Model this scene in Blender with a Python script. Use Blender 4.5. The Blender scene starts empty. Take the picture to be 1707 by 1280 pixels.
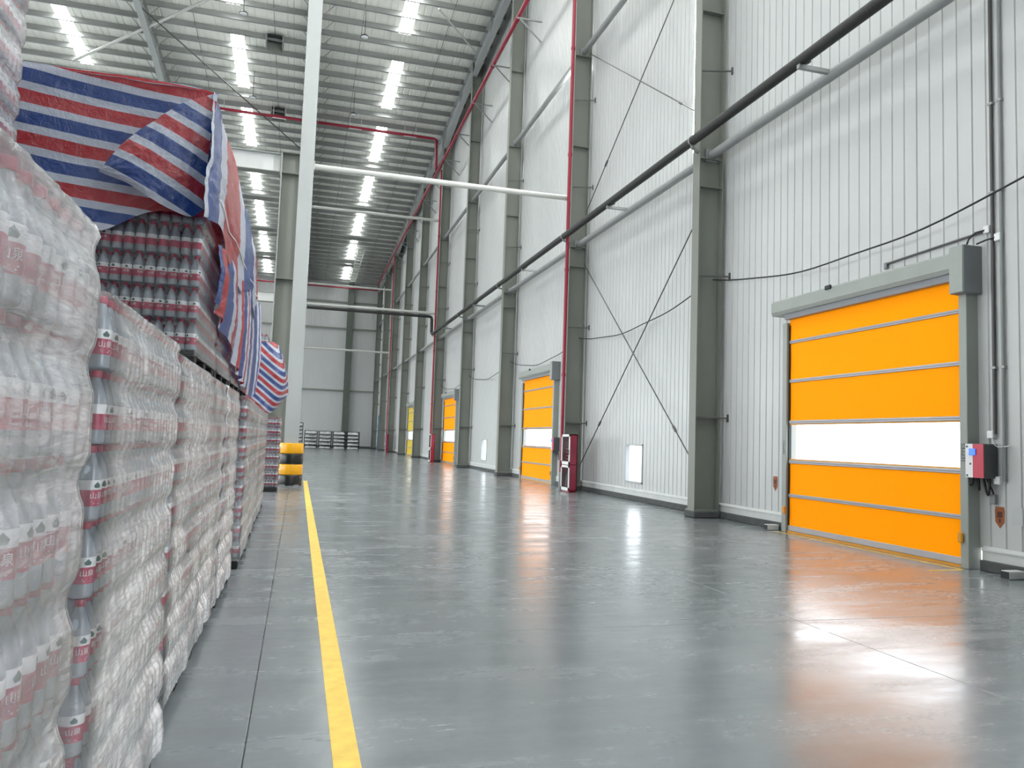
import bpy, math, random
import numpy as np
from mathutils import Matrix, Vector
random.seed(7)
rng = np.random.default_rng(7)
SC = bpy.context.scene
COL = SC.collection
PI = math.pi

# ------------------------------------------------------------------ camera
F_PX, W_PX, H_PX, CAM_H = 1270.0, 1707.0, 1280.0, 1.45
RW = ((0.9623203715657371, -0.05310653895325707, -0.2666818291334973),
      (-0.26973551313029404, -0.06242126180434574, -0.9609091211093224),
      (0.03438394139592841, 0.9966359824906783, -0.07439397138829089))
cd = bpy.data.cameras.new('camera')
cd.sensor_fit = 'HORIZONTAL'; cd.sensor_width = 36.0; cd.lens = F_PX / W_PX * 36.0
cd.clip_start = 0.05; cd.clip_end = 600
cam = bpy.data.objects.new('camera', cd); COL.objects.link(cam)
M = Matrix(RW).to_4x4(); M.translation = Vector((0, 0, CAM_H)); cam.matrix_world = M
SC.camera = cam
RWn = np.array(RW)
def in_frame(P, pad=25):
    c = RWn.T @ (np.array(P, float) - np.array([0, 0, CAM_H]))
    if c[2] > -0.2: return False
    x = W_PX / 2 + c[0] * F_PX / -c[2]; y = H_PX / 2 - c[1] * F_PX / -c[2]
    return -pad < x < W_PX + pad and -pad < y < H_PX + pad

# ------------------------------------------------------------------ world, light, exposure
SKY_STRENGTH = 5.0
SKYLIGHT_EMIT = 20.0
WALL_LIGHT_EMIT = 48.0
EXPOSURE = 0.28
wd = bpy.data.worlds.new('overcast_sky'); SC.world = wd; wd.use_nodes = True
bg = wd.node_tree.nodes['Background']
bg.inputs['Color'].default_value = (0.93, 0.97, 1.0, 1); bg.inputs['Strength'].default_value = SKY_STRENGTH
vs = SC.view_settings
vs.view_transform = 'Standard'; vs.look = 'None'; vs.exposure = EXPOSURE; vs.gamma = 1.0; vs.use_curve_mapping = False

# ------------------------------------------------------------------ materials
MATS = {}
def new_mat(name):
    m = bpy.data.materials.new(name); m.use_nodes = True
    nt = m.node_tree; nt.nodes.clear()
    out = nt.nodes.new('ShaderNodeOutputMaterial')
    MATS[name] = m
    return m, nt, out
def pos_noise(nt, scale=(1, 1, 1), nscale=3.0, detail=4.0, rough=0.55, coord='world', distortion=0.0):
    if coord == 'world':
        src = nt.nodes.new('ShaderNodeNewGeometry').outputs['Position']
    else:
        src = nt.nodes.new('ShaderNodeTexCoord').outputs['Object']
    mp = nt.nodes.new('ShaderNodeMapping'); mp.inputs['Scale'].default_value = scale
    nt.links.new(src, mp.inputs['Vector'])
    n = nt.nodes.new('ShaderNodeTexNoise'); n.inputs['Scale'].default_value = nscale
    n.inputs['Detail'].default_value = detail; n.inputs['Roughness'].default_value = rough
    n.inputs['Distortion'].default_value = distortion
    nt.links.new(mp.outputs['Vector'], n.inputs['Vector'])
    return n.outputs['Fac']
def ramp(nt, fac, stops):
    r = nt.nodes.new('ShaderNodeValToRGB'); el = r.color_ramp.elements
    while len(el) < len(stops): el.new(0.5)
    for e, (p, c) in zip(el, stops):
        e.position = p; e.color = (c[0], c[1], c[2], 1) if not isinstance(c, float) else (c, c, c, 1)
    nt.links.new(fac, r.inputs['Fac'])
    return r.outputs['Color']
def pbr(name, color, rough=0.5, metal=0.0, spec=0.5, var=0.08, nscale=2.5, stretch=(1, 1, 1), bump=0.0, emit=None, bscale=40):
    m, nt, out = new_mat(name)
    p = nt.nodes.new('ShaderNodeBsdfPrincipled')
    p.inputs['Roughness'].default_value = rough; p.inputs['Metallic'].default_value = metal
    p.inputs['Specular IOR Level'].default_value = spec
    if var > 0:
        f = pos_noise(nt, stretch, nscale)
        lo = tuple(c * (1 - var) for c in color); hi = tuple(min(1, c * (1 + var)) for c in color)
        nt.links.new(ramp(nt, f, [(0.3, lo), (0.7, hi)]), p.inputs['Base Color'])
    else:
        p.inputs['Base Color'].default_value = (*color, 1)
    if bump > 0:
        b = nt.nodes.new('ShaderNodeBump'); b.inputs['Strength'].default_value = bump; b.inputs['Distance'].default_value = 0.01
        nt.links.new(pos_noise(nt, stretch, bscale), b.inputs['Height']); nt.links.new(b.outputs['Normal'], p.inputs['Normal'])
    if emit:
        p.inputs['Emission Color'].default_value = (*emit[0], 1); p.inputs['Emission Strength'].default_value = emit[1]
    nt.links.new(p.outputs[0], out.inputs['Surface'])
    return m
pbr('wall_panel', (0.53, 0.545, 0.54), 0.34, 0.0, 0.5, 0.035, 0.6, (1, 1, 0.25))
pbr('plinth_trim', (0.60, 0.62, 0.61), 0.4, 0, 0.4, 0.06)
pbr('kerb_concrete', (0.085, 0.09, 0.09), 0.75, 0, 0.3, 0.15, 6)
pbr('steel_grey', (0.205, 0.215, 0.19), 0.42, 0.0, 0.45, 0.07, 1.2, (1, 1, 0.4))
pbr('steel_light', (0.37, 0.39, 0.385), 0.38, 0.0, 0.5, 0.06, 1.0, (1, 1, 0.4))
pbr('end_steel_shaded', (0.10, 0.12, 0.10), 0.45, 0, 0.4, 0.08)  # end column steel, with its backlit shade put into the colour
pbr('strut_paint', (0.25, 0.265, 0.26), 0.4, 0.0, 0.5, 0.06)
pbr('tie_paint', (0.50, 0.51, 0.48), 0.35, 0.0, 0.5, 0.05)
pbr('galvanised', (0.33, 0.34, 0.33), 0.42, 0.35, 0.5, 0.08, 1.5)
pbr('roof_sheet', (0.86, 0.86, 0.80), 0.42, 0.0, 0.5, 0.05, 0.5)
pbr('black_rubber', (0.022, 0.023, 0.022), 0.55, 0, 0.4, 0.3, 30, bump=0.5, bscale=60)
pbr('cable_black', (0.015, 0.015, 0.016), 0.5, 0, 0.4, 0.0)
pbr('fire_red', (0.28, 0.008, 0.03), 0.35, 0, 0.5, 0.1)
pbr('cabinet_red', (0.25, 0.01, 0.035), 0.38, 0, 0.5, 0.1)
pbr('rod_dark', (0.10, 0.10, 0.095), 0.45, 0.4, 0.5, 0.1)
pbr('white_paint', (0.72, 0.73, 0.72), 0.35, 0, 0.5, 0.04)
pbr('window_trim', (0.42, 0.44, 0.45), 0.35, 0, 0.5, 0.04)
pbr('white_plastic', (0.80, 0.81, 0.82), 0.3, 0, 0.5, 0.0)
pbr('door_grey', (0.30, 0.325, 0.30), 0.38, 0.0, 0.5, 0.04)
pbr('motor_grey', (0.20, 0.21, 0.225), 0.4, 0.0, 0.5, 0.05)
pbr('aluminium', (0.36, 0.35, 0.36), 0.35, 0.3, 0.5, 0.05)
pbr('yellow_paint', (0.80, 0.55, 0.10), 0.45, 0, 0.4, 0.14, 9)
pbr('guard_yellow', (0.78, 0.37, 0.006), 0.3, 0, 0.5, 0.05)
pbr('guard_black', (0.008, 0.01, 0.009), 0.3, 0, 0.5, 0.1)
pbr('sensor_yellow', (0.70, 0.30, 0.01), 0.4, 0, 0.5, 0.05)
pbr('sticker_orange', (0.30, 0.09, 0.03), 0.5, 0, 0.3, 0.05)
pbr('sticker_dark', (0.09, 0.03, 0.02), 0.5, 0, 0.3, 0.0)
pbr('faded_notice', (0.50, 0.52, 0.52), 0.5, 0, 0.3, 0.05)
pbr('letter_black', (0.03, 0.03, 0.035), 0.5, 0, 0.3, 0.0)
pbr('control_red', (0.55, 0.015, 0.05), 0.3, 0, 0.5, 0.0)
pbr('control_dark', (0.075, 0.08, 0.085), 0.45, 0, 0.4, 0.05)
pbr('screen_blue', (0.02, 0.12, 0.65), 0.2, 0, 0.5, 0.0, emit=((0.03, 0.2, 1.0), 0.6))
pbr('pallet_black', (0.012, 0.013, 0.014), 0.55, 0, 0.3, 0.1)
pbr('frame_dark', (0.03, 0.035, 0.035), 0.5, 0, 0.3, 0.1)
pbr('bag_white', (0.75, 0.77, 0.77), 0.5, 0, 0.3, 0.3, 5)
pbr('blue_board', (0.03, 0.11, 0.30), 0.5, 0, 0.3, 0.1)
pbr('lamp_black', (0.02, 0.02, 0.02), 0.4, 0, 0.4, 0.0)
pbr('lamp_lens', (0.75, 0.78, 0.80), 0.2, 0, 0.5, 0.0)
pbr('cap_red', (0.36, 0.012, 0.055), 0.35, 0, 0.5, 0.0)
pbr('label_white', (0.74, 0.76, 0.77), 0.32, 0, 0.5, 0.0)
pbr('label_red', (0.40, 0.012, 0.07), 0.32, 0, 0.5, 0.0)
pbr('label_green', (0.015, 0.075, 0.06), 0.4, 0, 0.4, 0.0)
pbr('hose_red', (0.30, 0.03, 0.035), 0.6, 0, 0.3, 0.2, 20)
pbr('outdoor_ground', (0.55, 0.55, 0.54), 0.8, 0, 0.2, 0.05)

# polished concrete floor
m, nt, out = new_mat('polished_concrete')
p = nt.nodes.new('ShaderNodeBsdfPrincipled')
n1 = pos_noise(nt, (1.0, 0.35, 1), 0.8, 3, 0.5)
n2 = pos_noise(nt, (0.5, 1.9, 1), 1.3, 6, 0.66, distortion=0.25)
n3 = pos_noise(nt, (1, 1, 1), 14, 4, 0.6)
mx = nt.nodes.new('ShaderNodeMath'); mx.operation = 'ADD'; nt.links.new(n1, mx.inputs[0]); nt.links.new(n2, mx.inputs[1])
mx2 = nt.nodes.new('ShaderNodeMath'); mx2.operation = 'MULTIPLY_ADD'; nt.links.new(n3, mx2.inputs[0]); mx2.inputs[1].default_value = 0.35
nt.links.new(mx.outputs[0], mx2.inputs[2])
mx3 = nt.nodes.new('ShaderNodeMath'); mx3.operation = 'MULTIPLY'; nt.links.new(mx2.outputs[0], mx3.inputs[0]); mx3.inputs[1].default_value = 0.43
nt.links.new(ramp(nt, mx3.outputs[0], [(0.12, (0.11, 0.128, 0.137)), (0.5, (0.18, 0.20, 0.21)), (0.9, (0.31, 0.33, 0.345))]), p.inputs['Base Color'])
mr = nt.nodes.new('ShaderNodeMapRange'); mr.interpolation_type = 'SMOOTHERSTEP'
mr.inputs['From Min'].default_value = 0.1; mr.inputs['From Max'].default_value = 0.9; mr.inputs['To Min'].default_value = 0.10; mr.inputs['To Max'].default_value = 0.36
nt.links.new(n2, mr.inputs['Value']); nt.links.new(mr.outputs['Result'], p.inputs['Roughness'])
p.inputs['Specular IOR Level'].default_value = 0.8
p.inputs['Coat Weight'].default_value = 0.12; p.inputs['Coat Roughness'].default_value = 0.22
bp = nt.nodes.new('ShaderNodeBump'); bp.inputs['Strength'].default_value = 0.06; bp.inputs['Distance'].default_value = 0.01
nt.links.new(n3, bp.inputs['Height']); nt.links.new(bp.outputs['Normal'], p.inputs['Normal'])
nt.links.new(p.outputs[0], out.inputs['Surface'])
pbr('joint_dark', (0.10, 0.105, 0.11), 0.8, 0, 0.2, 0.1)

# orange translucent PVC door curtain
m, nt, out = new_mat('orange_pvc')
p = nt.nodes.new('ShaderNodeBsdfPrincipled'); p.inputs['Base Color'].default_value = (0.95, 0.28, 0.0, 1)
p.inputs['Roughness'].default_value = 0.5; p.inputs['Specular IOR Level'].default_value = 0.05
tl = nt.nodes.new('ShaderNodeBsdfTranslucent'); tl.inputs['Color'].default_value = (1.0, 0.34, 0.0, 1)
mxs = nt.nodes.new('ShaderNodeMixShader'); mxs.inputs[0].default_value = 0.12
nt.links.new(p.outputs[0], mxs.inputs[1]); nt.links.new(tl.outputs[0], mxs.inputs[2]); nt.links.new(mxs.outputs[0], out.inputs['Surface'])
# pale green-yellow curtain
m, nt, out = new_mat('clear_pane')
tr = nt.nodes.new('ShaderNodeBsdfTransparent'); tr.inputs['Color'].default_value = (0.93, 0.95, 0.97, 1)
gl = nt.nodes.new('ShaderNodeBsdfGlossy'); gl.inputs['Roughness'].default_value = 0.05
mxs = nt.nodes.new('ShaderNodeMixShader'); mxs.inputs[0].default_value = 0.06
nt.links.new(tr.outputs[0], mxs.inputs[1]); nt.links.new(gl.outputs[0], mxs.inputs[2]); nt.links.new(mxs.outputs[0], out.inputs['Surface'])
# skylight sheet, lit by the sky above it
m, nt, out = new_mat('skylight_sheet')
em = nt.nodes.new('ShaderNodeEmission'); em.inputs['Color'].default_value = (0.97, 1.0, 0.98, 1); em.inputs['Strength'].default_value = SKYLIGHT_EMIT
nt.links.new(em.outputs[0], out.inputs['Surface'])
m, nt, out = new_mat('wall_light_sheet')
em = nt.nodes.new('ShaderNodeEmission'); em.inputs['Color'].default_value = (0.97, 0.985, 1.0, 1); em.inputs['Strength'].default_value = WALL_LIGHT_EMIT
nt.links.new(em.outputs[0], out.inputs['Surface'])
# clear bottle plastic with water
m, nt, out = new_mat('bottle_clear')
p = nt.nodes.new('ShaderNodeBsdfPrincipled'); p.inputs['Base Color'].default_value = (0.50, 0.56, 0.62, 1)
p.inputs['Roughness'].default_value = 0.05; p.inputs['Specular IOR Level'].default_value = 1.0
tr = nt.nodes.new('ShaderNodeBsdfTransparent'); tr.inputs['Color'].default_value = (0.9, 0.94, 0.97, 1)
mxs = nt.nodes.new('ShaderNodeMixShader'); mxs.inputs[0].default_value = 0.52
nt.links.new(tr.outputs[0], mxs.inputs[1]); nt.links.new(p.outputs[0], mxs.inputs[2]); nt.links.new(mxs.outputs[0], out.inputs['Surface'])
# stretch film
m, nt, out = new_mat('stretch_film')
at = nt.nodes.new('ShaderNodeAttribute'); at.attribute_name = 'haze'
tc = nt.nodes.new('ShaderNodeTexCoord')
mp = nt.nodes.new('ShaderNodeMapping'); mp.inputs['Rotation'].default_value = (math.radians(32), 0, 0); mp.inputs['Scale'].default_value = (6, 4.5, 34)
nt.links.new(tc.outputs['Object'], mp.inputs['Vector'])
nz = nt.nodes.new('ShaderNodeTexNoise'); nz.inputs['Scale'].default_value = 1.6; nz.inputs['Detail'].default_value = 6; nz.inputs['Roughness'].default_value = 0.65; nz.inputs['Distortion'].default_value = 0.9
nt.links.new(mp.outputs['Vector'], nz.inputs['Vector'])
rp = nt.nodes.new('ShaderNodeMapRange'); rp.inputs['From Min'].default_value = 0.36; rp.inputs['From Max'].default_value = 0.68
rp.inputs['To Min'].default_value = 0.6; rp.inputs['To Max'].default_value = 1.3
nt.links.new(nz.outputs['Fac'], rp.inputs['Value'])
mu = nt.nodes.new('ShaderNodeMath'); mu.operation = 'MULTIPLY'; mu.use_clamp = True
nt.links.new(at.outputs['Fac'], mu.inputs[0]); nt.links.new(rp.outputs['Result'], mu.inputs[1])
tr = nt.nodes.new('ShaderNodeBsdfTransparent'); tr.inputs['Color'].default_value = (0.98, 0.98, 0.985, 1)
p = nt.nodes.new('ShaderNodeBsdfPrincipled'); p.inputs['Base Color'].default_value = (0.92, 0.91, 0.93, 1); p.inputs['Roughness'].default_value = 0.16
p.inputs['Specular IOR Level'].default_value = 0.7
bp = nt.nodes.new('ShaderNodeBump'); bp.inputs['Strength'].default_value = 0.32; bp.inputs['Distance'].default_value = 0.010
nt.links.new(nz.outputs['Fac'], bp.inputs['Height']); nt.links.new(bp.outputs['Normal'], p.inputs['Normal'])
tl = nt.nodes.new('ShaderNodeBsdfTranslucent'); tl.inputs['Color'].default_value = (0.86, 0.85, 0.88, 1)
ms0 = nt.nodes.new('ShaderNodeMixShader'); ms0.inputs[0].default_value = 0.12
nt.links.new(p.outputs[0], ms0.inputs[1]); nt.links.new(tl.outputs[0], ms0.inputs[2])
ms1 = nt.nodes.new('ShaderNodeMixShader')
nt.links.new(mu.outputs[0], ms1.inputs[0]); nt.links.new(tr.outputs[0], ms1.inputs[1]); nt.links.new(ms0.outputs[0], ms1.inputs[2])
gl = nt.nodes.new('ShaderNodeBsdfGlossy'); gl.inputs['Roughness'].default_value = 0.18; nt.links.new(bp.outputs['Normal'], gl.inputs['Normal'])
ms2 = nt.nodes.new('ShaderNodeMixShader'); frn = nt.nodes.new('ShaderNodeFresnel'); frn.inputs['IOR'].default_value = 1.5; nt.links.new(bp.outputs['Normal'], frn.inputs['Normal'])
fm = nt.nodes.new('ShaderNodeMath'); fm.operation = 'MULTIPLY'; fm.use_clamp = True; fm.inputs[1].default_value = 0.9
nt.links.new(frn.outputs[0], fm.inputs[0]); nt.links.new(fm.outputs[0], ms2.inputs[0])
nt.links.new(ms1.outputs[0], ms2.inputs[1]); nt.links.new(gl.outputs[0], ms2.inputs[2]); nt.links.new(ms2.outputs[0], out.inputs['Surface'])
# woven striped tarpaulin: stripes printed along UV.y
def tarp_mat(name, blue):
    m, nt, out = new_mat(name)
    uv = nt.nodes.new('ShaderNodeUVMap'); uv.uv_map = 'UVMap'
    sp = nt.nodes.new('ShaderNodeSeparateXYZ'); nt.links.new(uv.outputs['UV'], sp.inputs[0])
    fr = nt.nodes.new('ShaderNodeMath'); fr.operation = 'FRACT'; nt.links.new(sp.outputs['Y'], fr.inputs[0])
    r = nt.nodes.new('ShaderNodeValToRGB'); r.color_ramp.interpolation = 'CONSTANT'
    el = r.color_ramp.elements; w = (0.44, 0.475, 0.56)
    stops = [(0.0, blue), (0.31, w), (0.5, (0.36, 0.022, 0.032)), (0.81, w)]
    while len(el) < 4: el.new(0.5)
    for e, (q, c) in zip(el, stops): e.position = q; e.color = (*c, 1)
    nt.links.new(fr.outputs[0], r.inputs['Fac'])
    p = nt.nodes.new('ShaderNodeBsdfPrincipled'); p.inputs['Roughness'].default_value = 0.24; p.inputs['Specular IOR Level'].default_value = 0.75
    nt.links.new(r.outputs['Color'], p.inputs['Base Color'])
    b = nt.nodes.new('ShaderNodeBump'); b.inputs['Strength'].default_value = 0.8; b.inputs['Distance'].default_value = 0.02
    nt.links.new(pos_noise(nt, (1, 1, 1), 14, 5, 0.6, distortion=1.2), b.inputs['Height']); nt.links.new(b.outputs['Normal'], p.inputs['Normal'])
    tl = nt.nodes.new('ShaderNodeBsdfTranslucent'); nt.links.new(r.outputs['Color'], tl.inputs['Color'])
    mxs = nt.nodes.new('ShaderNodeMixShader'); mxs.inputs[0].default_value = 0.22
    nt.links.new(p.outputs[0], mxs.inputs[1]); nt.links.new(tl.outputs[0], mxs.inputs[2]); nt.links.new(mxs.outputs[0], out.inputs['Surface'])
tarp_mat('tarp_stripes', (0.018, 0.055, 0.22))

# ------------------------------------------------------------------ mesh helpers
class MB:
    """collects world-space shapes; build() links them as one mesh object"""
    def __init__(s): s.v = []; s.f = []; s.mi = []; s.sm = []
    def add(s, V, F, mi=0, smooth=False):
        o = len(s.v); s.v.extend([tuple(map(float, q)) for q in V])
        for q in F: s.f.append([i + o for i in q]); s.mi.append(mi); s.sm.append(smooth)
        return s
    def box(s, x0, x1, y0, y1, z0, z1, mi=0):
        V = [(x0, y0, z0), (x1, y0, z0), (x1, y1, z0), (x0, y1, z0), (x0, y0, z1), (x1, y0, z1), (x1, y1, z1), (x0, y1, z1)]
        return s.add(V, [(0, 3, 2, 1), (4, 5, 6, 7), (0, 1, 5, 4), (1, 2, 6, 5), (2, 3, 7, 6), (3, 0, 4, 7)], mi)
    def bbox(s, x0, x1, y0, y1, z0, z1, b=0.01, mi=0):
        """box with bevelled vertical and top edges"""
        b = min(b, (x1 - x0) / 2.2, (y1 - y0) / 2.2, (z1 - z0) / 2.2)
        pts = [(x0 + b, y0), (x1 - b, y0), (x1, y0 + b), (x1, y1 - b), (x1 - b, y1), (x0 + b, y1), (x0, y1 - b), (x0, y0 + b)]
        ins = [(x0 + b, y0 + b), (x1 - b, y0 + b), (x1 - b, y0 + b), (x1 - b, y1 - b), (x1 - b, y1 - b), (x0 + b, y1 - b), (x0 + b, y1 - b), (x0 + b, y0 + b)]
        V = [(*q, z0 + b) for q in pts] + [(*q, z1 - b) for q in pts] + [(x0 + b, y0 + b, z1), (x1 - b, y0 + b, z1), (x1 - b, y1 - b, z1), (x0 + b, y1 - b, z1)] + [(x0 + b, y0 + b, z0), (x1 - b, y0 + b, z0), (x1 - b, y1 - b, z0), (x0 + b, y1 - b, z0)]
        F = [(i, (i + 1) % 8, 8 + (i + 1) % 8, 8 + i) for i in range(8)]
        F += [(16, 17, 18, 19), (8, 9, 17, 16), (10, 11, 18, 17), (12, 13, 19, 18), (14, 15, 16, 19), (9, 10, 17), (11, 12, 18), (13, 14, 19), (15, 8, 16)]
        F += [(23, 22, 21, 20), (1, 0, 20, 21), (3, 2, 21, 22), (5, 4, 22, 23), (7, 6, 23, 20), (2, 1, 21), (4, 3, 22), (6, 5, 23), (0, 7, 20)]
        return s.add(V, F, mi)
    def tube(s, P, r, n=12, mi=0, caps=True, smooth=True):
        P = [Vector(q) for q in P]; rings = []; up = None; o = len(s.v); V = []
        for i, q in enumerate(P):
            t = (P[min(i + 1, len(P) - 1)] - P[max(i - 1, 0)]).normalized()
            if up is None:
                a = Vector((0, 0, 1)) if abs(t.z) < 0.9 else Vector((1, 0, 0)); up = t.cross(a).normalized()
            up = (up - t * up.dot(t)).normalized(); w = t.cross(up)
            rr = r[i] if hasattr(r, '__len__') else r
            for k in range(n):
                a = 2 * PI * k / n; V.append(q + (up * math.cos(a) + w * math.sin(a)) * rr)
        F = []
        for i in range(len(P) - 1):
            for k in range(n): F.append((i * n + k, i * n + (k + 1) % n, (i + 1) * n + (k + 1) % n, (i + 1) * n + k))
        s.add(V, F, mi, smooth)
        if caps:
            e = len(V) - n
            s.add([V[k] for k in range(n)], [tuple(range(n))[::-1]], mi); s.add([V[e + k] for k in range(n)], [tuple(range(n))], mi)
        return s
    def bar(s, a, b, w, h, mi=0):
        """rectangular bar from a to b, w wide (sideways), h high"""
        a = Vector(a); b = Vector(b); t = (b - a).normalized()
        u = Vector((0, 0, 1)) if abs(t.z) < 0.95 else Vector((0, 1, 0))
        sd = t.cross(u).normalized() * w / 2; up = sd.cross(t).normalized() * h / 2
        V = [a - sd - up, a + sd - up, a + sd + up, a - sd + up, b - sd - up, b + sd - up, b + sd + up, b - sd + up]
        return s.add(V, [(0, 3, 2, 1), (4, 5, 6, 7), (0, 1, 5, 4), (1, 2, 6, 5), (2, 3, 7, 6), (3, 0, 4, 7)], mi)
    def lathe(s, prof, c=(0, 0, 0), n=16, mi=0, mats=None, smooth=True, axis='z'):
        V = []; F = []
        for r, z in prof:
            for k in range(n):
                a = 2 * PI * k / n; V.append((c[0] + r * math.cos(a), c[1] + r * math.sin(a), c[2] + z))
        for i in range(len(prof) - 1):
            F = [(i * n + k, i * n + (k + 1) % n, (i + 1) * n + (k + 1) % n, (i + 1) * n + k) for k in range(n)]
            if i == 0: o = len(s.v); s.v.extend(V)
            for q in F: s.f.append([j + o for j in q]); s.mi.append(mats[i] if mats else mi); s.sm.append(smooth)
        s.f.append([o + k for k in range(n)][::-1]); s.mi.append(mats[0] if mats else mi); s.sm.append(False)
        e = (len(prof) - 1) * n
        s.f.append([o + e + k for k in range(n)]); s.mi.append(mats[-1] if mats else mi); s.sm.append(False)
        return s
    def mesh(s, name, mats, origin=(0, 0, 0)):
        me = bpy.data.meshes.new(name)
        ox, oy, oz = origin
        me.from_pydata([(x - ox, y - oy, z - oz) for x, y, z in s.v], [], s.f)
        for mn in (mats if isinstance(mats, (list, tuple)) else [mats]): me.materials.append(MATS[mn])
        me.polygons.foreach_set('material_index', s.mi); me.polygons.foreach_set('use_smooth', s.sm)
        me.update()
        return me
    def build(s, name, mats, parent=None, origin=None):
        if origin is None:
            v = Vector((0, 0, 0)); q = parent
            while q is not None: v += q.location; q = q.parent
            origin = tuple(v)
        return link(name, s.mesh(name, mats, origin), parent, origin if parent is None else (0, 0, 0))
def link(name, me, parent=None, loc=(0, 0, 0), rotz=0.0):
    o = bpy.data.objects.new(name, me); COL.objects.link(o)
    o.parent = parent; o.location = loc
    if rotz: o.rotation_euler = (0, 0, rotz)
    return o
def thing(name, label, cat, loc, group=None):
    o = bpy.data.objects.new(name, None); COL.objects.link(o); o.location = loc
    o.empty_display_size = 0.1
    o['label'] = label; o['category'] = cat; o['_o'] = tuple(float(q) for q in loc)
    if group: o['group'] = group
    return o
def tag(o, label, cat, group=None):
    o['label'] = label; o['category'] = cat
    if group: o['group'] = group
    return o
def struct(name, label, loc=(0, 0, 0)):
    o = bpy.data.objects.new(name, None); COL.objects.link(o); o.location = loc; o.empty_display_size = 0.1
    o['kind'] = 'structure'; o['label'] = label; o['_o'] = tuple(float(q) for q in loc)
    return o
def text_mesh(body, size, depth=0.0):
    c = bpy.data.curves.new('t', 'FONT'); c.body = body; c.size = size; c.extrude = depth
    c.align_x = 'CENTER'; c.align_y = 'CENTER'; c.resolution_u = 2
    o = bpy.data.objects.new('t', c); COL.objects.link(o)
    dg = bpy.context.evaluated_depsgraph_get(); me = bpy.data.meshes.new_from_object(o.evaluated_get(dg))
    V = [tuple(v.co) for v in me.vertices]; F = [tuple(q.vertices) for q in me.polygons]
    bpy.data.objects.remove(o); bpy.data.curves.remove(c); bpy.data.meshes.remove(me)
    return V, F

# ------------------------------------------------------------------ key dimensions
XW = 8.60                      # face of the right wall
BAY = 8.08
COLY = [14.37 + BAY * k for k in range(-1, 10)]      # wall columns, 6.29 ... 87.09
YB = 87.4                      # face of the back wall
XL = -24.6                     # left wall
RIB = 0.2155
def zroof(y): return 18.8 + 0.06 * (YB - y)
def zraft(x): return 0

# ------------------------------------------------------------------ setting: ground, floor slabs
g = MB().box(-120, 160, -120, 200, -0.3, -0.08).build('ground', 'outdoor_ground'); g['kind'] = 'structure'; g['label'] = 'pale paved ground outside the warehouse'
floor = struct('floor', 'polished grey concrete warehouse floor with sawn joints')
MB().box(XL, 9.0, -8, YB, -0.07, -0.012).build('joint_bed', 'joint_dark', floor)
xj = [XL] + [-0.16 + 4.36 * k for k in range(-5, 2)] + [8.98]
yj = [-8.0] + [5.73 + 6.0 * k for k in range(-2, 14)] + [YB]
for i in range(len(xj) - 1):
    for j in range(len(yj) - 1):
        e = 0.0020
        MB().bbox(xj[i] + e, xj[i + 1] - e, yj[j] + e, yj[j + 1] - e, -0.05, 0.0, 0.004).build('concrete_slab', 'polished_concrete', floor)

# ------------------------------------------------------------------ ribbed wall panels
def rib_profile(w, flip=False):
    """(u, depth) along the panel: flat skin with shallow V grooves"""
    pts = [(0.0, 0.02), (0.005, 0.02), (0.013, 0.0)]
    n = max(1, round(w / RIB))
    for k in range(1, n):
        u = w * k / n
        pts += [(u - 0.015, 0.0), (u - 0.006, 0.016), (u + 0.006, 0.016), (u + 0.015, 0.0)]
    pts += [(w - 0.013, 0.0), (w - 0.005, 0.02), (w, 0.02)]
    return pts
PANEL_CACHE = {}
def panel_mesh(w, h, plane):
    key = (round(w, 3), round(h, 2), plane)
    if key in PANEL_CACHE: return PANEL_CACHE[key]
    pr = rib_profile(w); T = 0.08; b = MB(); V = []; n = len(pr)
    for z in (0, h):
        for u, d in pr: V.append((d, u, z) if plane == 'x' else (u, d, z))
        V += [(T, w, z), (T, 0, z)] if plane == 'x' else [(w, T, z), (0, T, z)]
    m_ = n + 2
    F = [(i, (i + 1) % m_, m_ + (i + 1) % m_, m_ + i) for i in range(m_)]
    F += [tuple(range(m_)), tuple(range(m_, 2 * m_))]
    if plane == 'x': F = [q[::-1] for q in F]
    b.add(V, F)
    PANEL_CACHE[key] = b.mesh('wall_panel', 'wall_panel'); return PANEL_CACHE[key]
DOORS = [9.98, 26.85, 43.85, 59.6]; DW = 1.93; DH = 3.92
WINS = [18.65, 35.6]; WW = 0.54; WZ0, WZ1 = 0.45, 1.48
wall_r = struct('wall_right', 'tall right wall of pale grey ribbed steel panels')
cuts = sorted([(c - DW, c + DW, 'd') for c in DOORS] + [(c - WW, c + WW, 'w') for c in WINS])
segs = []; y = -3.0
for a, b_, k in cuts:
    segs.append((y, a, 'p')); segs.append((a, b_, k)); y = b_
segs.append((y, YB, 'p'))
for a, b_, k in segs:
    n = max(1, round((b_ - a) / (5 * RIB))); w = (b_ - a) / n
    for i in range(n):
        ya = a + i * w; top = round(zroof(ya + w / 2) + 0.04, 2)
        if k == 'd':
            link('wall_panel', panel_mesh(w, top - DH, 'x'), wall_r, (XW, ya, DH))
        elif k == 'w':
            link('wall_panel', panel_mesh(w, top - WZ1, 'x'), wall_r, (XW, ya, WZ1))
            link('wall_panel', panel_mesh(w, WZ0 - 0.28, 'x'), wall_r, (XW, ya, 0.28))
        else:
            link('wall_panel', panel_mesh(w, top - 0.28, 'x'), wall_r, (XW, ya, 0.28))
    if k != 'd': pass
solid = []; y = -3.0
for c in DOORS: solid.append((y, c - DW - 0.12)); y = c + DW + 0.12
solid.append((y, YB))
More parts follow.
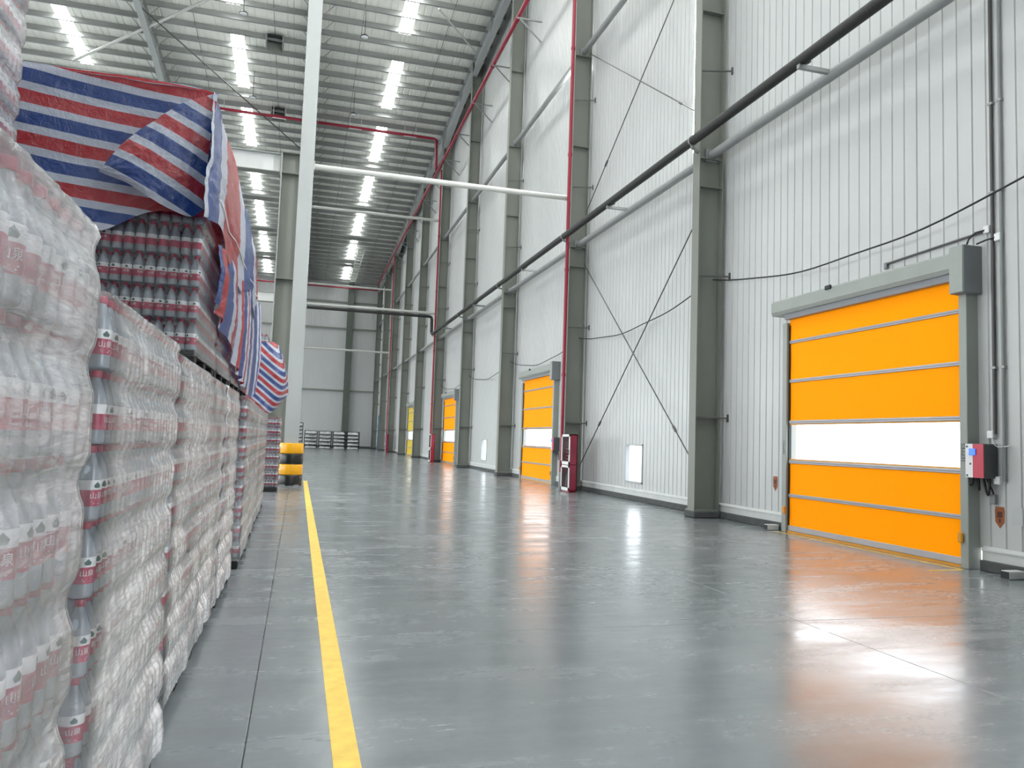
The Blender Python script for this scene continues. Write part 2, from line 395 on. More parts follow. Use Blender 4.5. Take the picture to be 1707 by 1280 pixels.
for a, b_ in solid:
    fl = MB()
    fl.add([(XW - 0.012, a, 0.31), (XW - 0.055, a, 0.275), (XW - 0.055, a, 0.255), (XW - 0.04, a, 0.25), (XW - 0.04, a, 0.13), (XW + 0.1, a, 0.13), (XW + 0.1, a, 0.31),
            (XW - 0.012, b_, 0.31), (XW - 0.055, b_, 0.275), (XW - 0.055, b_, 0.255), (XW - 0.04, b_, 0.25), (XW - 0.04, b_, 0.13), (XW + 0.1, b_, 0.13), (XW + 0.1, b_, 0.31)],
           [(i, (i + 1) % 7, 7 + (i + 1) % 7, 7 + i) for i in range(7)] + [tuple(range(7))[::-1], tuple(range(7, 14))])
    fl.build('plinth_flashing', 'plinth_trim', wall_r)
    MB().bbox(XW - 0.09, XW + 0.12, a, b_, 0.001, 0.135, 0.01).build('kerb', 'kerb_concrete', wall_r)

# translucent daylight sheets beyond near columns; all but one added unseen to brighten pallets
for y in COLY[:3]:
    lp = MB().box(XW - 0.012, XW - 0.004, y + 0.62, y + 1.36, 8.35, zroof(y) - 1.6).build('daylight_fill_sheet', 'wall_light_sheet', wall_r)
    lp['label'] = 'translucent daylight strip, repeated unseen to light the pallets'
wall_b = struct('wall_back', 'far end wall of pale ribbed steel panels')
xe = XL; n = 31; w = (XW - XL) / n
for i in range(n): link('wall_panel', panel_mesh(w, zroof(YB) + 0.1 - 0.25, 'y'), wall_b, (XL + i * w, YB, 0.25))
MB().bbox(XL, XW, YB - 0.06, YB + 0.1, 0.001, 0.25, 0.01).build('kerb', 'kerb_concrete', wall_b)
for z in (6.4, 13.4, 16.4): MB().box(XL, XW, YB - 0.16, YB - 0.01, z - 0.09, z + 0.09).build('girt', 'steel_grey', wall_b)
wl = MB()      # unseen left side: opening added for light below 9 m, panelled above
for k in range(int((YB + 8) / 0.43)):
    y0 = -8 + 0.43 * k
    wl.box(XL - 0.1, XL, y0 + 0.01, y0 + 0.42, 9.0, zroof(y0))
wl.box(XL - 0.12, XL - 0.1, -8, YB, 9.0, zroof(YB))
wl = wl.build('wall_left', 'wall_panel'); wl['kind'] = 'structure'; wl['label'] = 'far left wall of pale steel panels above an opening added for light'
wf = MB()
for k in range(int((XW - XL) / 0.43) + 1):
    wf.box(XL + 0.43 * k + 0.01, XL + 0.43 * k + 0.42, -8.1, -8.0, 0, zroof(-8))
wf.box(XL, XW + 0.1, -8.12, -8.1, 0, zroof(-8))
wf = wf.build('wall_front', 'wall_panel'); wf['kind'] = 'structure'; wf['label'] = 'near end wall of pale steel panels behind the viewpoint'

# ------------------------------------------------------------------ ceiling: sheets, skylights, purlins
ceil = struct('ceiling', 'sloping steel sheet roof with purlins and skylight strips')
YR0 = -8.0
def sheet(xa, xb, ya=YR0, yb=YB):
    b = MB(); w = xb - xa
    pts = [(0, 0.015), (0.012, 0)]
    for q in (0.33, 0.66): pts += [(w * q - 0.05, 0), (w * q - 0.025, 0.03), (w * q + 0.025, 0.03), (w * q + 0.05, 0)]
    pts += [(w - 0.012, 0), (w, 0.015), (w, 0.07), (0, 0.07)]
    n = len(pts)
    V = [(xa + u, ya, zroof(ya) + d) for u, d in pts] + [(xa + u, yb, zroof(yb) + d) for u, d in pts]
    F = [(i, (i + 1) % n, n + (i + 1) % n, n + i) for i in range(n)] + [tuple(range(n))[::-1], tuple(range(n, 2 * n))]
    return b.add(V, F).build('roof_sheet', 'roof_sheet', ceil)
STRIPS = [4.12, -4.08, -12.25, -20.4]; SW = 0.32
edges = [XL - 0.1]
for sx in sorted(STRIPS): edges += [sx - SW, sx + SW]
edges.append(XW + 0.2)
for i in range(0, len(edges), 2):
    a, b_ = edges[i], edges[i + 1]; n = max(1, round((b_ - a) / 0.98))
    for k in range(n): sheet(a + (b_ - a) * k / n, a + (b_ - a) * (k + 1) / n)
sky_y = [39.9 + 8.05 * k for k in range(-5, 6)]
for sx in STRIPS:
    yprev = YR0
    for ys in sky_y:
        ye = min(ys + 5.6, YB - 0.8)
        if ys >= YB - 1: continue
        sheet(sx - SW, sx + SW, yprev, ys)
        V = [(sx - SW, ys, zroof(ys) + .02), (sx + SW, ys, zroof(ys) + .02), (sx + SW, ye, zroof(ye) + .02), (sx - SW, ye, zroof(ye) + .02)]
        V += [(x, y, z + 0.03) for x, y, z in V]
        MB().add(V, [(0, 1, 2, 3)[::-1], (4, 5, 6, 7), (0, 1, 5, 4), (1, 2, 6, 5), (2, 3, 7, 6), (3, 0, 4, 7)]).build('skylight_panel', 'skylight_sheet', ceil)
        yprev = ye
    if yprev < YB - 0.1: sheet(sx - SW, sx + SW, yprev, YB)
pm = MB(); t = 0.012; hgt = 0.30; fw = 0.085
pm.box(XL, XW - 0.02, -t / 2, t / 2, -hgt, 0).box(XL, XW - 0.02, 0, fw, -t, 0).box(XL, XW - 0.02, -fw, 0, -hgt, -hgt + t)
pm.box(XL, XW - 0.02, fw - t, fw, -0.03, 0).box(XL, XW - 0.02, -fw, -fw + t, -hgt, -hgt + 0.03)
pmesh = pm.mesh('purlin', 'galvanised')
PURL = [38.23 + 1.31 * k for k in range(-10, 38)]
for y in PURL: link('purlin', pmesh, ceil, (0, y, zroof(y) - 0.005))
sag = MB()      # sag rods between purlins
for y in PURL[:-1]:
    pass
for x in (2.0, 6.1, -2.2, -6.0):
    for i in range(len(PURL) - 1):
        y0, y1 = PURL[i], PURL[i + 1]
        sag.tube([(x, y0, zroof(y0) - 0.06), (x, y1, zroof(y1) - 0.15)], 0.012, 5)
sg = sag.build('sag_rods', 'rod_dark', ceil); sg['kind'] = 'stuff'

# ------------------------------------------------------------------ steel frame
def nth(i): return ('first', 'second', 'third', 'fourth', 'fifth', 'sixth', 'seventh', 'eighth', 'ninth', 'tenth', 'eleventh', 'twelfth')[i]
FX0, FX1, FWD = 7.93, 8.50, 0.14
def wall_column(i, y):
    where = 'just right of the near orange door' if i == 0 else 'just left of the near orange door' if i == 1 else ('behind the near red hydrant cabinet' if i == 2 else nth(i) + ' from the near end')
    t = thing('wall_column', 'grey steel H column on the right wall, ' + where, 'column', ((FX0 + FX1) / 2, y, 0), 'steel columns along the right wall')
    top = zroof(y) - 0.25
    MB().box(FX0, FX0 + 0.02, y - FWD, y + FWD, 0.14, top).build('flange', 'steel_grey', t)
    MB().box(FX1 - 0.02, FX1, y - FWD, y + FWD, 0.14, top).build('flange', 'steel_grey', t)
    MB().box(FX0 + 0.02, FX1 - 0.02, y - 0.008, y + 0.008, 0.14, top).build('web', 'steel_grey', t)
    b = MB()
    V = [(FX0 - 0.07, y - 0.2), (FX1 + 0.05, y - 0.2), (FX1 + 0.05, y + 0.2), (FX0 - 0.07, y + 0.2)]
    b.bbox(FX0 - 0.045, FX1 + 0.0, y - 0.21, y + 0.21, 0.001, 0.14, 0.02)
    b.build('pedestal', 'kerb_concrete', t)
    MB().box(FX0 - 0.03, FX1 - 0.02, y - FWD - 0.03, y + FWD + 0.03, 0.14, 0.165).build('base_plate', 'steel_grey', t)
    for z in (2.1, 7.0, 7.62, 10.9, 13.9, 17.2):
        if z < top - 1:
            for s in (-1, 1): MB().box(FX0 + 0.02, FX1 - 0.02, min(y, y + s * FWD * .95), max(y, y + s * FWD * .95), z - 0.008, z + 0.008).build('stiffener', 'steel_grey', t)
    for z in (2.07, 5.06, 9.55, 12.4):
        for s in (-1, 1):
            bb = MB().bar((FX0 + 0.04, y + s * 0.10, z), (XW - 0.002, y + s * 0.30, z), 0.03, 0.03)
            bb.box(XW - 0.03, XW - 0.002, y + s * 0.30 - 0.02, y + s * 0.30 + 0.02, z - 0.08, z + 0.08)
            bb.build('wall_bracket', 'rod_dark', t)
    return t
for i, y in enumerate(COLY): wall_column(i, y)

# round struts between the wall columns, two levels
for i in range(len(COLY) - 1):
    y0, y1 = COLY[i], COLY[i + 1]
    for z, lv in ((7.72, 'lower'), (14.05, 'upper')):
        if i == 0 and lv == 'upper': continue
        bayname = 'above the near orange door' if i == 0 else ('in the cross braced bay' if i == 1 else 'in %s bay from the near end' % nth(i))
        t = thing('wall_strut', 'round grey %s wall strut %s' % (lv, bayname), 'strut', (8.25, (y0 + y1) / 2, z), 'round struts between wall columns')
        MB().tube([(8.25, y0 + 0.06, z), (8.25, y1 - 0.06, z)], 0.095, 16).build('pipe', 'strut_paint', t)
        for ye in (y0, y1):
            s = 1 if ye == y0 else -1
            a, b_ = sorted((ye + s * 0.012, ye + s * 0.07))
            MB().box(8.12, 8.38, a, b_, z - 0.14, z + 0.14).build('end_plate', 'strut_paint', t)

# tapered roof rafters running away from the camera
def rafter(x, label, braces, y0=18.0, y1=YB - 0.3):
    t = thing('roof_rafter', label, 'rafter', (x, (y0 + y1) / 2, zroof((y0 + y1) / 2) - 1))
    knots = sorted(set([y0, y1] + [22.45 + 24.24 * k + d for k in range(3) for d in (-5, -0.3, 0.3, 5, 12.1) if y0 < 22.45 + 24.24 * k + d < y1]))
    def dep(y):
        d = min(abs(y - (22.45 + 24.24 * k)) for k in range(4))
        return 1.25 - 0.5 * min(1, d / 5) if d < 5.01 else 0.75
    w = MB(); bf = MB(); tf = MB()
    for a, b_ in zip(knots[:-1], knots[1:]):
        za, zb = zroof(a) - 0.24, zroof(b_) - 0.24; da, db = dep(a), dep(b_)
        w.add([(x - .006, a, za), (x + .006, a, za), (x + .006, b_, zb), (x - .006, b_, zb), (x - .006, a, za - da), (x + .006, a, za - da), (x + .006, b_, zb - db), (x - .006, b_, zb - db)],
              [(0, 1, 2, 3), (7, 6, 5, 4), (0, 4, 5, 1), (1, 5, 6, 2), (2, 6, 7, 3), (3, 7, 4, 0)])
        bf.bar((x, a, za - da), (x, b_, zb - db), 0.30, 0.022); tf.bar((x, a, za), (x, b_, zb), 0.30, 0.022)
        MB().box(x - 0.14, x + 0.14, b_ - 0.012, b_ + 0.012, zb - db, zb).build('splice_plate', 'steel_light', t)
    w.build('web', 'steel_light', t); bf.build('bottom_flange', 'steel_light', t); tf.build('top_flange', 'steel_light', t)
    if braces:
        for y in PURL:
            if y < y0 + 0.5 or y > y1: continue
            for s in braces:
                d = dep(y)
                MB().bar((x + s * 0.12, y, zroof(y) - 0.26 - d * 0.95), (x + s * 0.8, y, zroof(y) - 0.2), 0.015, 0.035).build('fly_brace', 'galvanised', t)
    return t
rafter(-0.1, 'light grey tapered roof rafter above the row of tall middle columns', (-1, 1))
rafter(-8.15, 'light grey tapered roof rafter above the big striped tarpaulin', (-1, 1))
rafter(8.02, 'light grey tapered roof rafter running along the top of the right wall', ())

# free-standing middle columns with a lower column and beam beside them
def middle_column(i, y):
    wh = ('tall light grey steel column rising out of the yellow and black guard', 'tall light grey middle column hidden second in line', 'tall light grey middle column, farthest of the line')[i]
    t = thing('middle_column', wh, 'column', (-0.16, y, 0), 'tall middle columns')
    top = zroof(y) - 1.5; x0, x1 = -0.37, 0.03
    MB().box(x0, x1, y - 0.24, y - 0.215, 0.03, top).build('flange', 'steel_light', t)
    MB().box(x0, x1, y + 0.215, y + 0.24, 0.03, top).build('flange', 'steel_light', t)
    MB().box(-0.18, -0.16, y - 0.215, y + 0.215, 0.03, top).build('web', 'steel_light', t)
    MB().box(x0 - 0.06, x1 + 0.06, y - 0.31, y + 0.31, 0.001, 0.03).build('base_plate', 'steel_grey', t)
    yb = y + 1.5
    t2 = thing('beam_column', ('grey steel H column carrying a beam, behind the guarded middle column', 'grey H column carrying a beam, second in line', 'grey H column carrying a beam, farthest in line')[i], 'column', (-0.6, yb, 0), 'lower columns carrying side beams')
    a, b_ = -0.93, -0.28; zt = 9.98
    MB().box(a, a + 0.03, yb - 0.2, yb + 0.2, 0.02, zt).build('flange', 'steel_light', t2)
    MB().box(b_ - 0.03, b_, yb - 0.2, yb + 0.2, 0.02, zt).build('flange', 'steel_light', t2)
    MB().box(a + 0.03, b_ - 0.03, yb - 0.012, yb + 0.012, 0.02, zt).build('web', 'steel_grey', t2)
    MB().box(a - 0.02, b_ + 0.02, yb - 0.22, yb + 0.22, zt, zt + 0.03).build('cap_plate', 'steel_grey', t2)
    MB().box(a - 0.08, b_ + 0.08, yb - 0.28, yb + 0.28, 0.001, 0.02).build('base_plate', 'steel_grey', t2)
    for z in (9.36, 6.1):
        for s in (-1, 1):
            q = sorted((yb + s * 0.012, yb + s * 0.2)); MB().box(a + 0.03, b_ - 0.03, q[0], q[1], z - 0.012, z + 0.012).build('stiffener', 'steel_grey', t2)
    t3 = thing('side_beam', ('pale steel beam reaching left from the column behind the guard', 'pale steel beam reaching left, second in line', 'pale steel beam reaching left, farthest in line')[i], 'beam', (-7, yb, 9.36), 'side beams at column height')
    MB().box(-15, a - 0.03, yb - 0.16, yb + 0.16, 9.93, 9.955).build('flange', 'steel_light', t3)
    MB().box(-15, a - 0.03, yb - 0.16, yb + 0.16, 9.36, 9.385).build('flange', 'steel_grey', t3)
    MB().box(-15, a - 0.03, yb - 0.02, yb + 0.02, 9.385, 9.93).build('web', 'white_paint', t3)
    MB().box(a - 0.03, a - 0.002, yb - 0.2, yb + 0.2, 9.25, 10.06).build('end_plate', 'steel_grey', t3)
MIDY = [22.45, 46.69, 70.93]
for i, y in enumerate(MIDY): middle_column(i, y)
# cross ties between the middle columns and the wall columns
for i, y in enumerate(MIDY):
    for z, lv in ((9.2, 'lower'), (15.1, 'upper')):
        if i == 0 and lv == 'upper': continue
        t = thing('cross_tie', 'pale round tie pipe across the aisle, %s, %s' % (lv, ('nearest to the camera', 'second from the camera', 'nearest to the end wall')[i]), 'tie pipe', (4, y, z), 'tie pipes across the aisle')
        MB().tube([(0.06, y, z), (FX0 - 0.03, y, z)], 0.085, 14).build('pipe', 'tie_paint', t)
        MB().box(0.032, 0.06, y - 0.13, y + 0.13, z - 0.13, z + 0.13).build('end_plate', 'tie_paint', t)
        MB().box(FX0 - 0.03, FX0 - 0.002, y - 0.13, y + 0.13, z - 0.13, z + 0.13).build('end_plate', 'tie_paint', t)

# back wall column
t = thing('end_wall_column', 'steel column against the far end wall, backlit shade in its colour', 'column', (4.95, YB - 0.45, 0))
MB().box(4.62, 5.28, YB - 0.72, YB - 0.69, 0.02, zroof(YB) - 0.3).build('flange', 'end_steel_shaded', t)
MB().box(4.62, 5.28, YB - 0.2, YB - 0.17, 0.02, zroof(YB) - 0.3).build('flange', 'end_steel_shaded', t)
MB().box(4.93, 4.97, YB - 0.69, YB - 0.2, 0.02, zroof(YB) - 0.3).build('web', 'end_steel_shaded', t)
MB().box(4.5, 5.4, YB - 0.8, YB - 0.1, 0.001, 0.02).build('base_plate', 'end_steel_shaded', t)

# ------------------------------------------------------------------ high speed doors
LET = text_mesh('SEPPES', 0.085)
def door(i, c, curtain='orange_pvc', full=True):
    d = struct('door_%d' % (i + 1), ('nearest orange roll-up fabric door with a clear window strip', 'second orange roll-up fabric door, beside the red hydrant cabinet', 'third orange roll-up door, half hidden by a column', 'farthest yellow roll-up door, a thin strip between columns')[i], (8.47, c, 0))
    yr, yl = c - 1.86, c + 1.86
    # curtain: panels between aluminium bars
    bars = [3.395, 2.69, 1.955, 1.25, 0.655]
    tops = [3.86] + [b - 0.03 for b in bars]; bots = [b + 0.03 for b in bars] + [0.13]
    for k, (zt, zb) in enumerate(zip(tops, bots)):
        b = MB()
        n = 14
        V = []; 
        for j in range(n + 1):
            y = yr + (yl - yr) * j / n
            for q in range(5):
                z = zb + (zt - zb) * q / 4
                V.append((8.475 + 0.006 * math.sin(q / 4 * PI) + 0.004 * math.sin(j * 1.3 + k), y, z))
        F = [(j * 5 + q, (j + 1) * 5 + q, (j + 1) * 5 + q + 1, j * 5 + q + 1) for j in range(n) for q in range(4)]
        b.add(V, F, 0, True)
        if k == 3:
            o = b.build('window_strip', 'clear_pane', d); o['label'] = 'clear plastic window strip'
            e = MB()
            for z0, z1 in ((zb, zb + 0.022), (zt - 0.022, zt)): e.box(8.463, 8.47, yr, yl, z0, z1)
            e.build('seam', 'sensor_yellow', o)
        else: b.build('curtain_panel', curtain, d)
    for z in bars:
        bar = MB().bbox(8.452, 8.492, yr + 0.01, yl - 0.01, z - 0.03, z + 0.03, 0.006).build('stiffening_bar', 'aluminium', d)
        MB().box(8.447, 8.452, yr + 0.01, yl - 0.01, z - 0.006, z + 0.006).build('groove', 'motor_grey', bar)
    MB().bbox(8.445, 8.5, yr + 0.01, yl - 0.01, 0.035, 0.13, 0.008).build('bottom_bar', 'aluminium', d)
    MB().box(8.44, 8.5, yr, yl, 0.001, 0.035).build('bottom_seal', 'sensor_yellow', d)
    # guides
    for s, ye in ((-1, yr), (1, yl)):
        a, b_ = sorted((ye, ye + s * 0.125))
        gd = MB().bbox(8.41, XW + 0.02, a, b_, 0.001, 3.75, 0.006).build('guide_rail', 'door_grey', d)
        q = sorted((ye - s * 0.025, ye)); MB().box(8.45, 8.50, q[0], q[1], 0.01, 3.7).build('brush_seal', 'letter_black', gd)
        if full:
            V, F = LET
            MB().add([(8.4085, ye + s * 0.06 + y_, 1.50 + x) for x, y_, z_ in V], F).build('lettering', 'letter_black', gd)
        MB().bbox(8.37, 8.41, ye + s * 0.02 - 0.035, ye + s * 0.02 + 0.035, 0.33, 0.46, 0.01).build('light_barrier', 'sensor_yellow', gd)
    # header with a sloped lip, motor cover at the right end
    h = MB(); prof = [(8.30, 4.14), (8.30, 3.96), (8.33, 3.90), (XW + .02, 3.90), (XW + .02, 4.18), (8.36, 4.18)]
    V = [(x, yr + 0.02, z) for x, z in prof] + [(x, yl + 0.32, z) for x, z in prof]
    n = len(prof); h.add(V, [(k, (k + 1) % n, n + (k + 1) % n, n + k) for k in range(n)] + [tuple(range(n))[::-1], tuple(range(n, 2 * n))])
    hd = h.build('header_box', 'door_grey', d)
    MB().box(8.36, 8.46, yr, yl, 3.80, 3.90).build('roller_shadow_gap', 'motor_grey', hd)
    MB().bbox(8.27, 8.31, c - 0.02 + 0.55, c + 0.12 + 0.55, 4.12, 4.19, 0.01).build('motion_sensor', 'letter_black', hd)
    mc = MB().bbox(8.29, XW + 0.02, yr - 0.20, yr + 0.03, 3.60, 4.24, 0.012).build('motor_cover', 'motor_grey', d)
    mp_ = MB().box(8.284, 8.29, yr - 0.19, yr + 0.02, 3.61, 4.23).build('front_plate', 'door_grey', mc)
    return d
for i, c in enumerate(DOORS): door(i, c, full=(i < 2))
pbr('yellow_pvc', (0.75, 0.55, 0.03), 0.4, 0, 0.5, 0.0)
for o in bpy.data.objects['door_4'].children:
    if o.name.startswith('curtain_panel'): o.data.materials[0] = MATS['yellow_pvc']

# control box right of the near door
def control_box(c, label, group):
    yr = c - 1.86
    t = thing('door_control', label, 'control box', (8.46, yr - 0.27, 1.2), group)
    y0, y1 = yr - 0.42, yr - 0.14
    bd = MB().bbox(8.36, 8.585, y0, y1, 1.18, 1.62, 0.012).build('body', 'control_dark', t)
    MB().box(8.352, 8.36, y0 + 0.165, y1 - 0.005, 1.185, 1.615).build('white_cover', 'white_plastic', t)
    MB().box(8.352, 8.36, y0 + 0.005, y0 + 0.165, 1.185, 1.615).build('red_cover', 'control_red', t)
    MB().bbox(8.338, 8.352, y0 + 0.115, y0 + 0.215, 1.47, 1.555, 0.004).build('display', 'screen_blue', t)
    for dy, z in ((0.25, 1.58), (0.25, 1.21), (0.2, 1.36)): MB().box(8.349, 8.352, y0 + dy - 0.012, y0 + dy + 0.012, z - 0.012, z + 0.012).build('button', 'control_dark', t)
    cb = MB()
    for k in range(3):
        P = [(8.45 + 0.03 * k, y1 - 0.03 - 0.05 * k - 0.11 * math.sin(u * PI * 0.5) * 0.8 * k / 2 + (0.14 - 0.07 * k) * (1 - math.cos(u * PI * .5)), 1.185 - (0.10 + 0.06 * k) * math.sin(u * PI)) for u in [q / 8 for q in range(9)]]
        cb.tube(P, 0.014, 8)
    cb.build('cable_loop', 'cable_black', t)
    MB().bbox(8.54, 8.595, y0 + 0.02, y0 + 0.10, 0.86, 0.98, 0.006).build('socket', 'motor_grey', t)
    MB().tube([(8.57, y0 + 0.06, 0.98), (8.56, y0 + 0.075, 1.04), (8.5, y0 + 0.1, 1.18)], 0.010, 8).build('lead', 'cable_black', t)
control_box(DOORS[0], 'white and red door control box with blue display by the near door', 'door control boxes')
control_box(DOORS[1], 'dark door control box by the second orange door, beside hydrant cabinet', 'door control boxes')

# conduits and boxes on the wall right of the near door
for y, z0, z1, lab in ((7.73, 1.75, 9.6, 'dark vertical conduit rising from the door control box'), (7.60, 1.15, 9.6, 'grey vertical conduit nearest the right edge, ending low on the wall')):
    t = thing('conduit', lab, 'conduit', (8.57, y, z0))
    MB().tube([(8.57, y, z0), (8.57, y, z1)], 0.022, 10).build('tube', 'rod_dark' if y > 7.7 else 'strut_paint', t)
    for z in (2.6, 4.9, 6.1, 7.7): MB().box(8.545, 8.6, y - 0.035, y + 0.035, z - 0.015, z + 0.015).build('clip', 'galvanised', t)
t = thing('conduit', 'thin dark conduit sloping along above the near door header', 'conduit', (8.57, 9, 4.33))
MB().tube([(8.57, 7.82, 4.42), (8.57, 9.55, 4.36), (8.57, 9.6, 4.34)], 0.017, 8).build('tube', 'rod_dark', t)
MB().bbox(8.55, 8.60, 9.57, 9.63, 4.28, 4.38, 0.005).build('end_box', 'motor_grey', t)
for y, z, lab in ((7.80, 4.43, 'small white junction box at the upper end of the sloping conduit'), (7.64, 4.29, 'small white junction box right of the door motor cover'),
                  (7.78, 1.74, 'small white junction box just above the door control box'), (7.69, 1.16, 'small white junction box at the foot of the grey conduit')):
    tag(MB().bbox(8.535, 8.60, y - 0.045, y + 0.045, z - 0.05, z + 0.05, 0.008).build('junction_box', 'white_plastic', None, (8.57, y, z)), lab, 'junction box', 'white junction boxes near the door')
for P, lab in (([(8.54, 7.82, 4.42), (8.5, 7.92, 4.41), (8.47, 8.0, 4.34), (8.45, 8.03, 4.24)], 'short black lead curling into the door motor cover top'),
               ([(8.55, 7.65, 4.29), (8.52, 7.78, 4.28), (8.49, 7.9, 4.25)], 'short black lead running level behind the door motor cover')):
    tag(MB().tube(P, 0.012, 8).build('motor_lead', 'cable_black', None, P[0]), lab, 'cable')
P = [(8.55, 7.76, 1.72), (8.53, 7.72, 1.62), (8.54, 7.66, 1.58), (8.56, 7.58, 1.59), (8.57, 7.52, 1.60)]
tag(MB().tube(P, 0.007, 6).build('thin_lead', 'white_plastic', None, P[0]), 'thin white lead looping from the junction box above the control', 'cable')

# shield stickers and a faded notice
def shield(y, z, lab):
    t = thing('shield_sticker', lab, 'sticker', (XW - 0.004, y, z), 'orange shield stickers')
    pts = [(-0.06, 0.13), (0.06, 0.13), (0.07, 0.08), (0.065, -0.06), (0.0, -0.14), (-0.065, -0.06), (-0.07, 0.08)]
    def plate(sc, x0, x1, nm, mt):
        n = len(pts); V = [(x0, y + u * sc, z + v * sc) for u, v in pts] + [(x1, y + u * sc, z + v * sc) for u, v in pts]
        MB().add(V, [(k, (k + 1) % n, n + (k + 1) % n, n + k) for k in range(n)] + [tuple(range(n)), tuple(range(n, 2 * n))[::-1]]).build(nm, mt, t)
    plate(1.0, XW - 0.004, XW, 'backing', 'sticker_orange')
    b = MB(); b.box(XW - 0.006, XW - 0.004, y - 0.035, y + 0.035, z - 0.005, z + 0.07); b.box(XW - 0.006, XW - 0.004, y - 0.012, y + 0.012, z - 0.07, z - 0.02); b.build('emblem', 'sticker_dark', t)
shield(7.70, 0.70, 'orange shield sticker on the wall below the door control box')
shield(12.42, 0.83, 'orange shield sticker left of the near orange door')
tag(MB().box(XW - 0.004, XW, 7.38, 7.53, 0.62, 0.84).build('wall_notice', 'faded_notice', None, (XW, 7.45, 0.62)), 'faded grey paper notice beside the lower shield sticker', 'notice')

# small grey floor boxes in front of the kerb
for y, lab in ((7.33, 'small grey metal box on the floor right of the near door'), (12.2, 'small grey metal box on the floor left of the near door')):
    t = thing('floor_box', lab, 'metal box', (8.36, y, 0), 'grey floor boxes by the door')
    MB().bbox(8.25, 8.49, y - 0.06, y + 0.06, 0.001, 0.10, 0.008).build('body', 'plinth_trim', t)
    MB().box(8.245, 8.25, y - 0.055, y + 0.055, 0.008, 0.092).build('end_cap', 'letter_black', t)
# yellow floor markings
def floor_line(x0, x1, y0, y1, lab):
    tag(MB().box(x0, x1, y0, y1, 0.0005, 0.0025).build('floor_line', 'yellow_paint', None, ((x0 + x1) / 2, (y0 + y1) / 2, 0)), lab, 'floor marking')
floor_line(0.225, 0.345, -2, 24.5, 'long yellow painted line along the pallet row')
floor_line(8.28, 8.33, 8.0, 12.0, 'thin yellow line along the threshold of the near orange door')
floor_line(7.75, 8.28, 7.93, 7.99, 'short faint yellow line at the right jamb of the near door')

# ------------------------------------------------------------------ low windows
for i, c in enumerate(WINS):
    d = struct('window_%d' % (i + 1), ('small low window in the cross braced bay', 'small low window in the fourth bay, nearly edge on')[i], (XW, c, WZ0))
    for a, b_, z0, z1 in ((c - WW, c - WW + 0.05, WZ0, WZ1), (c + WW - 0.05, c + WW, WZ0, WZ1), (c - WW, c + WW, WZ0, WZ0 + 0.05), (c - WW, c + WW, WZ1 - 0.05, WZ1)):
        MB().bbox(XW - 0.02, XW + 0.1, a, b_, z0, z1, 0.005).build('window_frame', 'window_trim', d)
    MB().box(XW + 0.05, XW + 0.056, c - WW + 0.05, c + WW - 0.05, WZ0 + 0.05, WZ1 - 0.05).build('pane', 'clear_pane', d)

# ------------------------------------------------------------------ cross bracing rods in the second bay
def brace(a, b_, lab):
    t = thing('brace_rod', lab, 'brace rod', tuple((Vector(a) + Vector(b_)) / 2), 'cross bracing rods')
    a = Vector(a); b_ = Vector(b_)
    MB().tube([a, b_], 0.016, 8).build('rod', 'rod_dark', t)
    for f in (0.20,):
        q = a.lerp(b_, f); e = (b_ - a).normalized() * 0.13
        MB().tube([q - e, q - e * 0.6, q + e * 0.6, q + e], [0.018, 0.034, 0.034, 0.018], 8).build('turnbuckle', 'rod_dark', t)
y0, y1 = COLY[1] + 0.15, COLY[2] - 0.15
brace((8.42, y0, 0.55), (8.42, y1, 7.1), 'brace rod of the low cross falling toward the near column')
brace((8.45, y1, 0.75), (8.45, y0, 7.2), 'brace rod of the low cross falling toward the hydrant cabinet')
brace((8.42, y0, 8.6), (8.42, y1, 14.0), 'brace rod of the upper cross falling toward the near column')
brace((8.45, y1, 8.8), (8.45, y0, 13.9), 'brace rod of the upper cross falling toward the hydrant cabinet')

# sagging cable slung from column to column
for i in range(0, 5):
    a, b_ = COLY[i] + 0.03, COLY[i + 1] - 0.03
    P = []
    for k in range(25):
        u = k / 24; sagz = 0.46 * 4 * u * (1 - u) if i != 1 else 0.40 * 4 * u * (1 - u)
        wob = 0.02 * math.sin(u * 17 + i) * math.sin(PI * u)
        P.append((8.36 - 0.02 * math.sin(PI * u), a + (b_ - a) * u, 5.03 - (0.28 * u if i == 1 else 0) - (0.28 if i > 1 else 0) - sagz + wob))
    P[0] = (8.36, a, P[0][2]); P[-1] = (8.36, b_, P[-1][2])
    tag(MB().tube(P, 0.014, 8).build('slung_cable', 'cable_black', None, P[12]), 'black cable sagging between columns ' + ('above the near orange door', 'across the cross braced bay', 'above the second orange door', 'in the bay of the far low window', 'above the third orange door')[i], 'cable', 'slung black cables')

